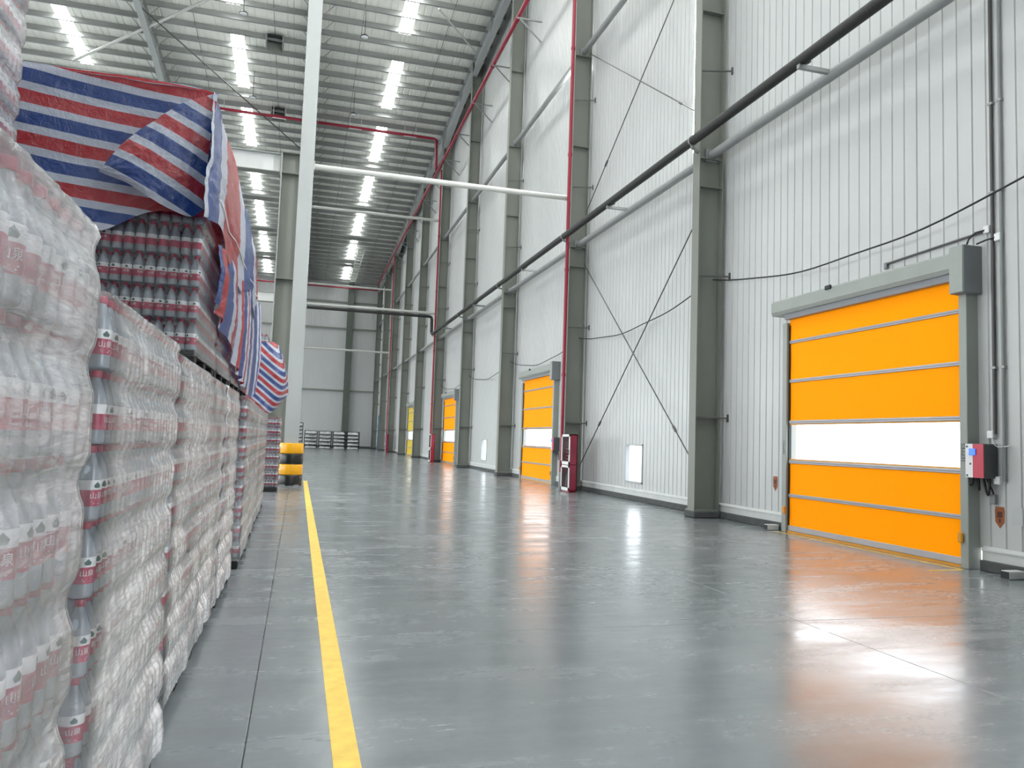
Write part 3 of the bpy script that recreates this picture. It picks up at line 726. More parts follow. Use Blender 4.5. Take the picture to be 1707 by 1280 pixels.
# ------------------------------------------------------------------ black pipe along the wall
XP, ZP = 7.66, 7.87
t = thing('black_pipe', 'long black insulated pipe running along the right wall columns', 'pipe', (XP, 20, ZP))
MB().tube([(XP, -2, ZP), (XP, 46.45, ZP), (XP, 46.55, ZP + 0.02), (XP - 0.02, 46.62, ZP + 0.12), (XP - 0.04, 46.62, 8.80), (XP - 0.08, 46.62, 8.93), (XP - 0.2, 46.62, 8.98), (0.1, 46.62, 8.98)], 0.095, 14).build('insulation', 'black_rubber', t)
for y in COLY[1:6]:
    br = MB().bar((XP - 0.02, y - 0.3, ZP - 0.12), (FX0 + 0.01, y - 0.05, ZP - 0.12), 0.05, 0.05).build('bracket', 'strut_paint', t)
    MB().tube([(XP, y - 0.33, ZP), (XP, y - 0.29, ZP)], 0.106, 14).build('clamp', 'galvanised', br)
for i in range(0, 5):
    y = (COLY[i] + COLY[i + 1]) / 2 + 0.1
    br = MB().bar((XP - 0.08, y, ZP - 0.13), (8.25, y, ZP - 0.13), 0.07, 0.07).build('bracket', 'strut_paint', t)
    MB().bar((XP - 0.05, y, ZP - 0.1), (XP + 0.14, y, ZP - 0.02), 0.08, 0.03).build('clamp', 'black_rubber', br)

# ------------------------------------------------------------------ red fire pipes
t = thing('fire_main', 'long red fire pipe high along the right wall', 'fire pipe', (7.62, 50, 18.5))
MB().tube([(7.62, 12, 18.5), (7.62, 84, 18.1)], 0.085, 12).build('pipe', 'fire_red', t)
for k in range(18):
    y = 20.2 + 4.04 * k; z = 18.5 - 0.4 * (y - 12) / 72
    if y > 84: break
    b = MB().bar((7.55, y, z - 0.1), (8.58, y, z - 0.1), 0.05, 0.05).bar((7.66, y, z - 0.12), (8.58, y, z - 0.95), 0.045, 0.045)
    b.build('wall_bracket', 'strut_paint', t)
    MB().tube([(7.62, y + 0.25, z), (7.62, y + 0.37, z)], 0.102, 12).build('coupling', 'fire_red', t)
t = thing('fire_pipe', 'red fire pipe crossing under the roof from left to right', 'fire pipe', (0, 46.9, 20.4))
MB().tube([(-24, 46.9, 20.45), (7.3, 46.9, 20.42), (7.42, 46.88, 20.36), (7.47, 46.85, 20.2), (7.52, 46.8, 18.4)], 0.085, 12).build('pipe', 'fire_red', t)
for x in (-5.6, -2.1, 2.4, 5.8):
    for s in (-0.35, 0.35): MB().bar((x + s, 46.9, 20.36), (x + s, 46.9, zroof(46.9) - 0.02), 0.03, 0.03).build('hanger', 'white_paint', t)
    MB().bar((x - 0.4, 46.9, 20.34), (x + 0.4, 46.9, 20.34), 0.05, 0.05).build('cradle', 'white_paint', t)
tag(MB().tube([(-24, YB - 1.0, 17.9), (7.9, YB - 1.0, 17.9)], 0.085, 10).build('fire_pipe', 'fire_red', None, (0, YB - 1, 17.9)), 'dark red fire pipe along the top of the far end wall', 'fire pipe')
for i, y in enumerate(MIDY):
    t = thing('fire_riser', 'red vertical fire riser ' + ('behind the near hydrant cabinet', 'above the second hydrant cabinet', 'above the farthest hydrant cabinet')[i], 'fire pipe', (7.82, y - 0.21, 0), 'red risers on wall columns')
    MB().tube([(7.82, y - 0.21, 0.55), (7.82, y - 0.21, 18.3)], 0.055, 12).build('pipe', 'fire_red', t)
    MB().tube([(7.82, y - 0.21, 0.001), (7.82, y - 0.21, 0.55)], 0.058, 12).build('foot', 'motor_grey', t)
    for z in (3.5, 6.8, 10.5, 14): MB().tube([(7.82, y - 0.21, z), (7.82, y - 0.21, z + 0.09)], 0.07, 12).build('coupling', 'fire_red', t)

# hydrant cabinets
def cabinet(i, y):
    x0, x1, ya, yb, z0, z1 = 7.66, 7.91, y - 1.38, y - 0.66, 0.05, 1.70
    t = thing('hydrant_cabinet', ('dark red hydrant cabinet with white framed glass door, nearest one', 'red hydrant cabinet beside the third orange door', 'small red hydrant cabinet farthest down the right wall')[i], 'cabinet', ((x0 + x1) / 2, (ya + yb) / 2, 0), 'fire hydrant cabinets')
    b = MB().box(x0 + 0.02, x1, ya, ya + 0.02, z0, z1).box(x0 + 0.02, x1, yb - 0.02, yb, z0, z1).box(x0 + 0.02, x1, ya, yb, z1 - 0.02, z1).box(x0 + 0.02, x1, ya, yb, z0, z0 + 0.02).box(x1 - 0.02, x1, ya, yb, z0, z1).box(x0 + 0.02, x1, ya, yb, 0.80, 0.82)
    b.box(x0 + 0.03, x1 - 0.02, ya + 0.03, yb - 0.03, 0.001, z0)
    b.build('body', 'cabinet_red', t)
    dr = MB(); f = 0.07
    for a, c in ((z0, 0.79), (0.81, z1)):
        dr.box(x0, x0 + 0.02, ya, ya + f, a, c).box(x0, x0 + 0.02, yb - f, yb, a, c).box(x0, x0 + 0.02, ya, yb, c - f, c).box(x0, x0 + 0.02, ya, yb, a, a + f * 1.3)
    dr = dr.build('door', 'white_paint', t); dr['label'] = 'white door frame'
    for a, c in ((z0, 0.79), (0.81, z1)): MB().box(x0 + 0.008, x0 + 0.012, ya + f, yb - f, a + f * 1.3, c - f).build('pane', 'clear_pane', dr)
    MB().bbox(x0 - 0.012, x0, ya + 0.012, ya + 0.04, 1.1, 1.25, 0.004).build('latch', 'galvanised', dr)
    r = MB()
    for k in range(6): r.lathe([(0.05, 0), (0.2, 0), (0.2, 0.03), (0.05, 0.03)], ((x0 + x1) / 2 + 0.02, (ya + yb) / 2, 0.95 + 0.10 * k), 14)
    for q in range(len(r.v)):
        vx, vy, vz = r.v[q]; r.v[q] = ((x0 + x1) / 2 + 0.02 + (vx - (x0 + x1) / 2 - 0.02) * 0.42, vy, vz)
    r.build('hose', 'hose_red', t)
    ex = MB()
    for dy in (-0.12, 0.12): ex.lathe([(0.06, 0), (0.065, 0.02), (0.065, 0.38), (0.04, 0.44), (0.02, 0.46), (0.02, 0.52)], ((x0 + x1) / 2 + 0.02, (ya + yb) / 2 + dy, z0 + 0.02), 12)
    ex.build('extinguisher', 'control_dark', t)
for i, y in enumerate(MIDY): cabinet(i, y)

# ------------------------------------------------------------------ column guard
t = thing('column_guard', 'round yellow and black banded guard around the column foot', 'column guard', (-0.16, 22.45, 0))
for k in range(4):
    z0 = 0.001 + 0.295 * k; r = 0.335
    MB().lathe([(r - 0.05, z0), (r - 0.01, z0), (r, z0 + 0.02), (r, z0 + 0.27), (r - 0.01, z0 + 0.29), (r - 0.05, z0 + 0.29)], (-0.16, 22.45 + 0.0, 0), 40).build('band', ('guard_black', 'guard_yellow')[k % 2], t)

# ------------------------------------------------------------------ far end of the hall
FS = MB()
fs = MB()
for sx in (0, 1.24):
    for sy in (0, 1.0): fs.box(sx, sx + 0.06, sy, sy + 0.06, 0, 0.36)
for z in (0.0, 0.31): fs.box(0, 1.3, 0, 0.06, z, z + 0.05).box(0, 1.3, 1.0, 1.06, z, z + 0.05).box(0, 0.06, 0, 1.06, z, z + 0.05).box(1.24, 1.3, 0, 1.06, z, z + 0.05)
fs.box(0.06, 1.24, 0.06, 1.0, 0.02, 0.05)
fmesh = fs.mesh('frame', 'frame_dark')
def bag_mesh():
    b = MB(); n = 9
    V = []; F = []
    for j in range(n):
        for i_ in range(n):
            u, v = i_ / (n - 1), j / (n - 1)
            zz = 0.05 + 0.25 * (min(1, 10 * u * (1 - u)) * min(1, 10 * v * (1 - v))) ** 0.3 * (0.85 + 0.15 * math.sin(7 * u + 3 * v))
            V.append((0.07 + 1.16 * u, -0.03 + 1.1 * v, zz))
    for j in range(n - 1):
        for i_ in range(n - 1): F.append((j * n + i_, j * n + i_ + 1, (j + 1) * n + i_ + 1, (j + 1) * n + i_))
    b.add(V, F, 0, True); b.add([V[0], V[n - 1], V[-1], V[-n]], [(3, 2, 1, 0)])
    e = [[k for k in range(n)], [j * n + n - 1 for j in range(n)], [(n - 1) * n + k for k in range(n)], [j * n for j in range(n)]]
    return b.mesh('bag', 'bag_white')
bmesh_ = bag_mesh()
for c in range(4):
    for L in range(5):
        t = thing('stacking_crate', 'dark framed crate with pale sacks, %s, %s' % (('bottom layer', 'second layer', 'middle layer', 'fourth layer', 'top layer')[L], ('leftmost stack by the end wall', 'second stack by the end wall', 'third stack by the end wall', 'rightmost stack by the end wall')[c]), 'crate', (0.62 + 1.40 * c, 80.0, 0.001 + 0.363 * L), 'crates stacked at the far end')
        link('frame', fmesh, t); link('sack', bmesh_, t)
for L in range(7):
    t = thing('stacking_crate', 'dark framed crate behind the tall column, ' + ('lowest', 'second', 'third', 'fourth', 'fifth', 'sixth', 'topmost')[L] + ' of its tall stack', 'crate', (-0.85, 77.2, 0.001 + 0.363 * L), 'crates in the tall far stack')
    link('frame', fmesh, t); link('sack', bmesh_, t)
t = thing('blue_panel', 'tall blue board leaning at the right wall near the far corner', 'board', (8.3, 82.2, 0))
MB().bbox(8.28, 8.34, 80.6, 83.8, 0.001, 3.7, 0.01).build('board', 'blue_board', t)
for z in (0.9, 2.6): MB().box(8.25, 8.28, 80.6, 83.8, z, z + 0.08).build('batten', 'blue_board', t)

# ------------------------------------------------------------------ roof fittings
LAMPS = [(2.05, 35.7, 0), (2.1, 43.7, 0), (-3.4, 35.5, 0), (-3.4, 43.4, 0)]
for k, (x, y, _) in enumerate(LAMPS):
    zb = zroof(y) - 1.55
    t = thing('pendant_lamp', ('small hanging high bay lamp, higher one right of the tall column', 'small hanging high bay lamp, lower one right of the tall column', 'small hanging high bay lamp, higher one left of the tall column', 'small hanging high bay lamp, lower one left of the tall column')[k], 'lamp', (x, y, zb), 'hanging high bay lamps')
    MB().tube([(x, y, zb + 0.1), (x, y, zroof(y) - 0.02)], 0.016, 6).build('stem', 'lamp_black', t)
    MB().lathe([(0.05, 0.14), (0.09, 0.12), (0.19, 0.04), (0.2, 0.0), (0.18, 0.0)][::-1], (x, y, zb), 20).build('shade', 'lamp_black', t)
    MB().lathe([(0.02, -0.02), (0.17, -0.012), (0.175, 0.0)], (x, y, zb), 20).build('lens', 'lamp_lens', t)
for k, (x, y) in enumerate(((-2.2, 39.6), (-2.2, 47.5))):
    z = zroof(y) - 0.62
    t = thing('roof_hatch', 'dark square framed box hung under the roof, ' + ('upper one', 'lower one by the red pipe')[k], 'hatch', (x, y, z), 'framed boxes under the roof')
    for dx in (-0.4, 0.4): MB().box(x + dx - 0.03, x + dx + 0.03, y - 0.4, y + 0.4, z, z + 0.5).build('frame_side', 'strut_paint', t)
    MB().box(x - 0.4, x + 0.4, y + 0.36, y + 0.4, z, z + 0.5).build('back_plate', 'steel_grey', t)
    MB().box(x - 0.4, x + 0.4, y - 0.4, y + 0.4, z + 0.46, z + 0.5).build('top_plate', 'frame_dark', t)
    for dx in (-0.4, 0.4): MB().bar((x + dx, y, z + 0.5), (x + dx, y, zroof(y)), 0.03, 0.03).build('hanger', 'strut_paint', t)
for a, b_, r, lab in (((-12.4, 43.6, 20.55), (-4.6, 35.6, 21.05), 0.075, 'pale bright diagonal brace pipe under the roof above the tarpaulin'),
                      ((-8.3, 37.0, 20.9), (-0.2, 52.0, 20.0), 0.035, 'thin diagonal rod under the roof behind the tarpaulin'),
                      ((7.6, 36.5, 21.0), (5.2, 33.6, 21.2), 0.04, 'pale diagonal brace near the top of the right wall')):
    tag(MB().tube([a, b_], r, 10).build('roof_brace', 'tie_paint' if r > 0.036 else 'rod_dark', None, tuple((Vector(a) + Vector(b_)) / 2)), lab, 'roof brace')
# cable ladder under the roof, far bay
t = thing('cable_ladder', 'short ladder shaped cable tray hanging under the far roof', 'cable tray', (5.0, 78, 18.2))
zz = lambda y: zroof(y) - 0.75
for s in (0, 0.55): MB().bar((4.6 + s, 72.5, zz(72.5)), (4.6 + s, 84.5, zz(84.5)), 0.06, 0.08).build('rail', 'tie_paint', t)
for k in range(12): MB().bar((4.6, 73 + k, zz(73 + k)), (5.15, 73 + k, zz(73 + k)), 0.05, 0.05).build('rung', 'tie_paint', t)
for k in range(3): MB().bar((4.6, 74 + 4 * k, zz(74 + 4 * k)), (4.6, 74 + 4 * k, zroof(74 + 4 * k)), 0.03, 0.03).build('hanger', 'tie_paint', t)

# ------------------------------------------------------------------ bottles
BH, BR, BP = 0.2125, 0.0325, 0.0662        # tier height, radius, pitch
def bottle_meshes():
    body = MB().lathe([(0.024, 0.004), (0.0300, 0.0), (0.0325, 0.008), (0.0318, 0.026), (0.0325, 0.040), (0.0325, 0.114), (0.0312, 0.128), (0.0268, 0.146), (0.0200, 0.165), (0.0140, 0.179), (0.0122, 0.186), (0.0122, 0.192)], n=18).mesh('bottle', 'bottle_clear')
    cap = MB().lathe([(0.0150, 0.188), (0.0152, 0.190), (0.0152, 0.205), (0.0140, 0.208)], n=14).mesh('cap', 'cap_red')
    lb = MB(); r = 0.0331; n = 20
    def ring(z0, z1, mi):
        V = [(r * math.cos(2 * PI * k / n), r * math.sin(2 * PI * k / n), z) for z in (z0, z1) for k in range(n)]
        lb.add(V, [(k, (k + 1) % n, n + (k + 1) % n, n + k) for k in range(n)], mi, True)
    ring(0.040, 0.085, 1); ring(0.085, 0.112, 0)
    V, F = text_mesh('山泉', 0.020)
    V2, F2 = text_mesh('MOUNTAIN SPRING', 0.0045) if False else ([], [])
    for a0 in (0, 2 * PI / 3, 4 * PI / 3):
        lb.add([((r + .0004) * math.cos(a0 + x / r), (r + .0004) * math.sin(a0 + x / r), 0.068 + y) for x, y, z in V], F, 0)
        for zz, hw in ((0.052, 0.013), (0.047, 0.009)):
            q = [(-hw, -0.0009), (hw, -0.0009), (hw, 0.0009), (-hw, 0.0009)]
            lb.add([((r + .0004) * math.cos(a0 + x / r), (r + .0004) * math.sin(a0 + x / r), zz + y) for x, y in q], [(0, 1, 2, 3)], 0)
        EX = [-0.010, -0.0066, -0.0033, 0.0, 0.0033, 0.0066, 0.010]
        lo = [-0.001] + [-0.0075] * 5 + [-0.001]; hi = [0.0, 0.0030, 0.0065, 0.010, 0.0065, 0.0030, 0.0]
        W_ = [((r + .0008) * math.cos(a0 + x / r), (r + .0008) * math.sin(a0 + x / r), 0.098 + y) for q in (lo, hi) for x, y in zip(EX, q)]
        lb.add(W_, [(k, k + 1, k + 8, k + 7) for k in range(6)], 2)
    lab = lb.mesh('label', ['label_white', 'label_red', 'label_green'])
    return body, cap, lab
BODY, CAP, LABEL = bottle_meshes()
# low-poly bottle for the mass: 9 sides, coloured bands
LP_PROF = [(0.030, 0.0), (0.0325, 0.01), (0.0325, 0.040), (0.0325, 0.085), (0.0325, 0.112), (0.0285, 0.140), (0.0140, 0.180), (0.0150, 0.186), (0.0150, 0.207)]
LP_MAT = [0, 0, 2, 1, 0, 0, 3, 3]
NS = 9
lpV = np.array([[r * math.cos(2 * PI * k / NS), r * math.sin(2 * PI * k / NS), z] for r, z in LP_PROF for k in range(NS)])
lpF = np.array([[i * NS + k, i * NS + (k + 1) % NS, (i + 1) * NS + (k + 1) % NS, (i + 1) * NS + k] for i in range(len(LP_PROF) - 1) for k in range(NS)])
lpM = np.repeat(LP_MAT, NS)
def mass_mesh(name, pts):
    pts = np.array(pts); n = len(pts); nv = len(lpV)
    ang = rng.uniform(0, 2 * PI, n); c, s_ = np.cos(ang)[:, None], np.sin(ang)[:, None]
    V = np.empty((n, nv, 3)); V[:, :, 0] = lpV[:, 0] * c - lpV[:, 1] * s_; V[:, :, 1] = lpV[:, 0] * s_ + lpV[:, 1] * c; V[:, :, 2] = lpV[:, 2]
    V = (V + pts[:, None, :]).reshape(-1, 3)
    F = (lpF[None] + (np.arange(n) * nv)[:, None, None]).reshape(-1, 4)
    me = bpy.data.meshes.new(name); nf = len(F)
    me.vertices.add(len(V)); me.vertices.foreach_set('co', V.ravel())
    me.loops.add(nf * 4); me.loops.foreach_set('vertex_index', F.ravel().astype(np.int32))
    me.polygons.add(nf); me.polygons.foreach_set('loop_start', np.arange(0, nf * 4, 4, dtype=np.int32))
    me.polygons.foreach_set('material_index', np.tile(lpM, n).astype(np.int32)); me.polygons.foreach_set('use_smooth', np.ones(nf, bool))
    for q in ('bottle_clear', 'label_white', 'label_red', 'cap_red'): me.materials.append(MATS[q])
    me.update(calc_edges=True); return me
# ------------------------------------------------------------------ smooth 2-D noise for film and cloth
def vnoise(u, v, seed):
    r = np.random.default_rng(seed); G = r.random((64, 64))
    iu = np.floor(u).astype(int); iv = np.floor(v).astype(int); fu = u - iu; fv = v - iv
    fu = fu * fu * (3 - 2 * fu); fv = fv * fv * (3 - 2 * fv)
    g = lambda a, b: G[a % 64, b % 64]
    return (g(iu, iv) * (1 - fu) + g(iu + 1, iv) * fu) * (1 - fv) + (g(iu, iv + 1) * (1 - fu) + g(iu + 1, iv + 1) * fu) * fv - 0.5
def grid_mesh(name, V, nr, nc, mats, attr=None, uv=None, wrap=False):
    me = bpy.data.meshes.new(name)
    cc = nc if wrap else nc - 1
    i, j = np.meshgrid(np.arange(nr - 1), np.arange(cc), indexing='ij')
    a = i * nc + j; b = i * nc + (j + 1) % nc; F = np.stack([a, b, b + nc, a + nc], -1).reshape(-1, 4)
    nf = len(F)
    me.vertices.add(len(V)); me.vertices.foreach_set('co', np.asarray(V, float).ravel())
    me.loops.add(nf * 4); me.loops.foreach_set('vertex_index', F.ravel().astype(np.int32))
    me.polygons.add(nf); me.polygons.foreach_set('loop_start', np.arange(0, nf * 4, 4, dtype=np.int32))
    me.polygons.foreach_set('use_smooth', np.ones(nf, bool))
    me.update(calc_edges=True)
    if attr is not None:
        at_ = me.attributes.new('haze', 'FLOAT', 'POINT'); at_.data.foreach_set('value', np.asarray(attr, float).ravel())
    if uv is not None:
        l = me.uv_layers.new(name='UVMap'); l.data.foreach_set('uv', np.asarray(uv, float)[F.ravel()].ravel())
    for q in mats: me.materials.append(MATS[q])
    return me

# ------------------------------------------------------------------ wrapped pallets
PW = 1.12
N_IND = [0]
def wrapped_pallet(label, xf, y0, y1, z0, tiers, seed, individual=(), haze=0.5, group='wrapped pallets of bottled water', two=True, flare=0.0, clear_near=True, deck=0.125, width=PW):
    """xf: X of the face towards the aisle; individual: which faces get single bottles ('x' aisle face, 'y' face towards the camera)"""
    x1 = xf; x0 = xf - width; cx, cy = (x0 + x1) / 2, (y0 + y1) / 2
    t = thing('bottle_pallet', label, 'pallet', (cx, cy, z0), group)
    # black pallet
    for k in range(5):
        a = x0 + 0.01 + (width - 0.13) * k / 4
        MB().bbox(a, a + 0.11, y0 + 0.01, y1 - 0.01, z0 + deck - 0.03, z0 + deck - 0.002, 0.006).build('deck_board', 'pallet_black', t)
    for k in range(3):
        a = y0 + 0.01 + (y1 - y0 - 0.14) * k / 2
        MB().bbox(x0 + 0.01, x1 - 0.01, a, a + 0.12, z0 + 0.001, z0 + deck - 0.03, 0.006).build('runner', 'pallet_black', t)
    zb = z0 + deck
    ny = int((y1 - y0 - 0.01) / BP); nx = int((width - 0.01) / BP)
    py = (y1 - y0 - 0.01) / ny; px = (width - 0.01) / nx
    mass = []
    for k in range(tiers):
        for a in range(nx):
            for b_ in range(ny):
                lx = nx - 1 - a; onx = lx == 0; ony = b_ == 0
                second = (lx == 1) or (b_ == 1)
                if not (onx or ony or (two and second) or b_ == ny - 1): continue
                X = x0 + 0.005 + px * (a + 0.5); Y = y0 + 0.005 + py * (b_ + 0.5); Z = zb + BH * k + 0.001
                P = (X + random.uniform(-1, 1) * 0.001, Y + random.uniform(-1, 1) * 0.001, Z)
                face = ('x' in individual and onx) or ('y' in individual and ony)
                if face and N_IND[0] < 330 and in_frame((X, Y, Z + 0.1)):
                    N_IND[0] += 1
                    o = link('bottle', BODY, t, (P[0] - cx, P[1] - cy, P[2] - z0), random.uniform(0, 6.28))
                    link('cap', CAP, o); link('label', LABEL, o)
                else: mass.append((P[0] - cx, P[1] - cy, P[2] - z0))
    if mass:
        o = link('bottles', mass_mesh('bottles', mass), t); o['kind'] = 'stuff'
    # stretch film: a wrinkled sleeve round all four sides, pulled in over the necks at the top
    g = 0.006; L1, L2 = y1 - y0, width
    sy = np.linspace(0, 1, 90 if individual or two else 50); sx = np.linspace(0, 1, 44); sc = np.linspace(0, 1, 14)
    per = [(x1 + g, y0 - g + (L1 + 2 * g) * u, 1, 0, (y0 + L1 * u), 0) for u in sy]
    per += [(x1 + g - (L2 + 2 * g) * u, y1 + g, 0, 1, x1 - L2 * u + 7, 1) for u in sc[1:]]
    per += [(x0 - g, y1 + g - (L1 + 2 * g) * u, -1, 0, y1 - L1 * u + 13, 2) for u in sc[1:]]
    per += [(x0 - g + (L2 + 2 * g) * u, y0 - g, 0, -1, x0 + L2 * u + 21, 3) for u in sx[1:-1]]
    per = np.array(per); nc = len(per)
    ztop = zb + tiers * BH
    zz = np.concatenate([np.arange(z0 + 0.085, ztop - 0.005, 0.0185), [ztop, ztop + 0.012, ztop + 0.014, ztop + 0.01]])
    ins = np.concatenate([np.zeros(len(zz) - 4), [0.012, 0.035, 0.10, 0.30]])
    nr = len(zz)
    Z = np.repeat(zz[:, None], nc, 1); S = np.repeat(per[None, :, 4], nr, 0)
    tl = np.mod((Z - zb) / BH, 1.0)
    dip = np.where(tl > 0.52, np.sin(np.clip((tl - 0.52) / 0.48, 0, 1) * PI) ** 1.2, 0.0)
    dip = np.where(Z < zb, 0, dip)
    tight = 0.55 + vnoise(S * 1.7, Z * 1.3, seed + 5)
    off = -0.019 * dip * np.clip(tight + 0.35, 0.25, 1.1)
    off += -0.0045 * np.abs(np.cos((S - y0) / py * PI)) * np.clip(tight, 0, 1) * 1.0
    dg = S * 0.55 + Z
    off += 0.008 * vnoise(S * 5 + Z * 2.2, Z * 7 - S * 5, seed) + 0.0045 * vnoise(S * 17 + Z * 6, Z * 17 - S * 12, seed + 1) + 0.0028 * vnoise(S * 40 + 9 * Z, Z * 36 - 25 * S, seed + 2)
    if flare: off += flare * np.clip((zb + 0.45 - Z) / 0.45, 0, 1) ** 1.5 * (0.55 + vnoise(S * 6, Z * 0.8, seed + 3) * 1.4)
    off = np.maximum(off, -0.024)
    I = np.repeat(ins[:, None], nc, 1)
    VX = per[None, :, 0] + per[None, :, 2] * (off); VY = per[None, :, 1] + per[None, :, 3] * (off)
    # pull towards the middle at the top
    dx = cx - VX; dy = cy - VY
    VX = VX + np.sign(dx) * np.minimum(np.abs(dx), I); VY = VY + np.sign(dy) * np.minimum(np.abs(dy), I)
    V = np.stack([VX - cx, VY - cy, Z - z0], -1).reshape(-1, 3)
    hz = haze * (0.75 + 1.1 * vnoise(S * 3 + Z, Z * 2.2 - S, seed + 4)) + 0.32 * haze * np.clip((zb + 0.9 - Z) / 0.9, 0, 1)
    if clear_near:        # single taut layer near the corner towards the camera
        q = np.where((per[None, :, 5] == 0), np.clip((per[None, :, 1] - y0 - 0.05) / 0.16, 0, 1), 1.0)
        hz = hz * (0.12 + 0.88 * q)
    hz = hz * np.where(per[None, :, 5] == 3, 0.3, 1.0)
    hz = np.clip(hz, 0.04, 0.95)
    me = grid_mesh('stretch_film', V, nr, nc, ['stretch_film'], attr=hz, wrap=True)
    link('stretch_film', me, t)
    return t
T8 = 8
wrapped_pallet('wrapped bottle pallet nearest the camera at the left edge', -0.375, 0.36, 1.565, 0, 8, 11, ('x',), 0.68, flare=0.015, clear_near=False)
wrapped_pallet('second wrapped bottle pallet from the camera in the bottom row', -0.520, 2.36, 3.66, 0, T8, 22, ('x', 'y'), 0.78, flare=0.02)
wrapped_pallet('third wrapped bottle pallet from the camera in the bottom row', -0.575, 4.06, 5.40, 0, T8, 33, ('y',), 0.78, flare=0.02)
wrapped_pallet('fourth wrapped bottle pallet from the camera in the bottom row', -0.585, 5.44, 6.72, 0, T8, 44, (), 0.78, flare=0.02, clear_near=False)
wrapped_pallet('fifth wrapped bottle pallet from the camera in the bottom row', -0.570, 6.76, 7.98, 0, T8, 55, (), 0.78, flare=0.01, clear_near=False)
wrapped_pallet('sixth wrapped bottle pallet from the camera in the bottom row', -0.535, 8.62, 10.05, 0, T8, 66, (), 0.7, two=False)
wrapped_pallet('seventh wrapped bottle pallet from the camera in the bottom row', -0.56, 10.15, 11.45, 0, T8, 77, (), 0.7, two=False)
wrapped_pallet('eighth wrapped bottle pallet from the camera in the bottom row', -0.58, 11.6, 12.9, 0, T8, 88, (), 0.65, two=False)
wrapped_pallet('ninth wrapped bottle pallet from the camera in the bottom row', -0.585, 13.05, 14.35, 0, T8, 99, (), 0.65, two=False)
wrapped_pallet('tenth wrapped bottle pallet from the camera in the bottom row', -0.60, 14.5, 15.9, 0, T8, 111, (), 0.65, two=False)
wrapped_pallet('lone bottle pallet standing in front of the yellow and black guard', -0.43, 19.7, 20.95, 0, T8, 122, (), 0.12, group='bottle pallets beyond the row', clear_near=False)
ZU = 0.125 + 8 * BH + 0.02
wrapped_pallet('tall wrapped bottle stack at the top left corner beside the tarpaulin', -1.665, 3.72, 4.93, ZU, 14, 133, (), 0.42, group='upper layer of bottle pallets', clear_near=False)
wrapped_pallet('inner bottom bottle pallet under the top left stack', -1.73, 3.72, 4.93, 0, 8, 135, (), 0.42, two=False)
wrapped_pallet('inner bottom bottle pallet below the tarpaulin left part', -1.86, 5.38, 6.6, 0, 8, 136, (), 0.42, two=False)
wrapped_pallet('upper bottle pallet with its dark front bared under the tarpaulin', -0.675, 5.36, 6.55, ZU, 8, 144, ('y',), 0.16, group='upper layer of bottle pallets', clear_near=False)
wrapped_pallet('upper bottle pallet behind the bared one, under the tarpaulin side', -0.675, 6.62, 7.85, ZU, 8, 155, (), 0.30, group='upper layer of bottle pallets', two=False)
wrapped_pallet('upper bottle pallet, third from the bared one, under the lower drape', -0.675, 7.95, 9.20, ZU, 8, 166, (), 0.35, group='upper layer of bottle pallets', two=False)
wrapped_pallet('upper bottle pallet under the far end of the lower drape', -0.675, 9.3, 10.55, ZU, 8, 177, (), 0.35, group='upper layer of bottle pallets', two=False)
wrapped_pallet('upper bottle pallet beneath the small far striped tarpaulin', -0.62, 14.6, 15.85, ZU, 6, 188, (), 0.35, group='upper layer of bottle pallets', two=False)
wrapped_pallet('inner upper bottle pallet left of the bared one, behind the tarpaulin', -1.86, 5.38, 6.6, ZU, 8, 199, (), 0.25, group='upper layer of bottle pallets', two=False)

# ------------------------------------------------------------------ striped tarpaulins
def catmull(C, nu, nv):
    """bicubic interpolation of a control grid C[r][c] = (x, y, z, v)"""
    C = np.array(C, float)
    def interp(A, n):
        m_ = A.shape[0]; A = np.concatenate([2 * A[:1] - A[1:2], A, 2 * A[-1:] - A[-2:-1]], 0)
        out = []
        for q in np.linspace(0, m_ - 1, n):
            i = min(int(q), m_ - 2); f = q - i; p0, p1, p2, p3 = A[i], A[i + 1], A[i + 2], A[i + 3]
            out.append(0.5 * (2 * p1 + (p2 - p0) * f + (2 * p0 - 5 * p1 + 4 * p2 - p3) * f * f + (3 * p1 - p0 - 3 * p2 + p3) * f ** 3))
        return np.array(out)
    A = interp(C, nu); A = np.swapaxes(interp(np.swapaxes(A, 0, 1), nv), 0, 1)
    return A
def cloth(name, C, nu, nv, parent, seed, amp=0.006, nrm=(0, -1, 0), fn=None):
    A = catmull(C, nu, nv); P = A[..., :3].copy(); v = A[..., 3]
    uu, vv = np.meshgrid(np.linspace(0, 1, nu), np.linspace(0, 1, nv), indexing='ij')
    w = amp * (1.6 * vnoise(uu * 7 + vv * 3, vv * 7 - uu * 2, seed) + 1.0 * vnoise(uu * 19 + 5 * vv, vv * 17, seed + 1) + 0.6 * vnoise(uu * 40, vv * 37 + 11 * uu, seed + 2))
    if fn is not None: w = w + fn(uu, vv)
    for k in range(3): P[..., k] += w * nrm[k]
    uv = np.stack([uu, v], -1).reshape(-1, 2)
    o = tuple(parent['_o'])
    me = grid_mesh(name, (P - np.array(o)).reshape(-1, 3), nu, nv, ['tarp_stripes'], uv=uv)
    return link(name, me, parent)
fv = lambda x, z: -0.378 * x - 3.686 * z + 12.937
pv = lambda x, z: -1.681 * x - 3.284 * z + 9.319
t = thing('striped_tarpaulin', 'big red, white and blue striped tarpaulin draped over the upper pallets', 'tarpaulin', (-1.7, 5.3, 1.84))
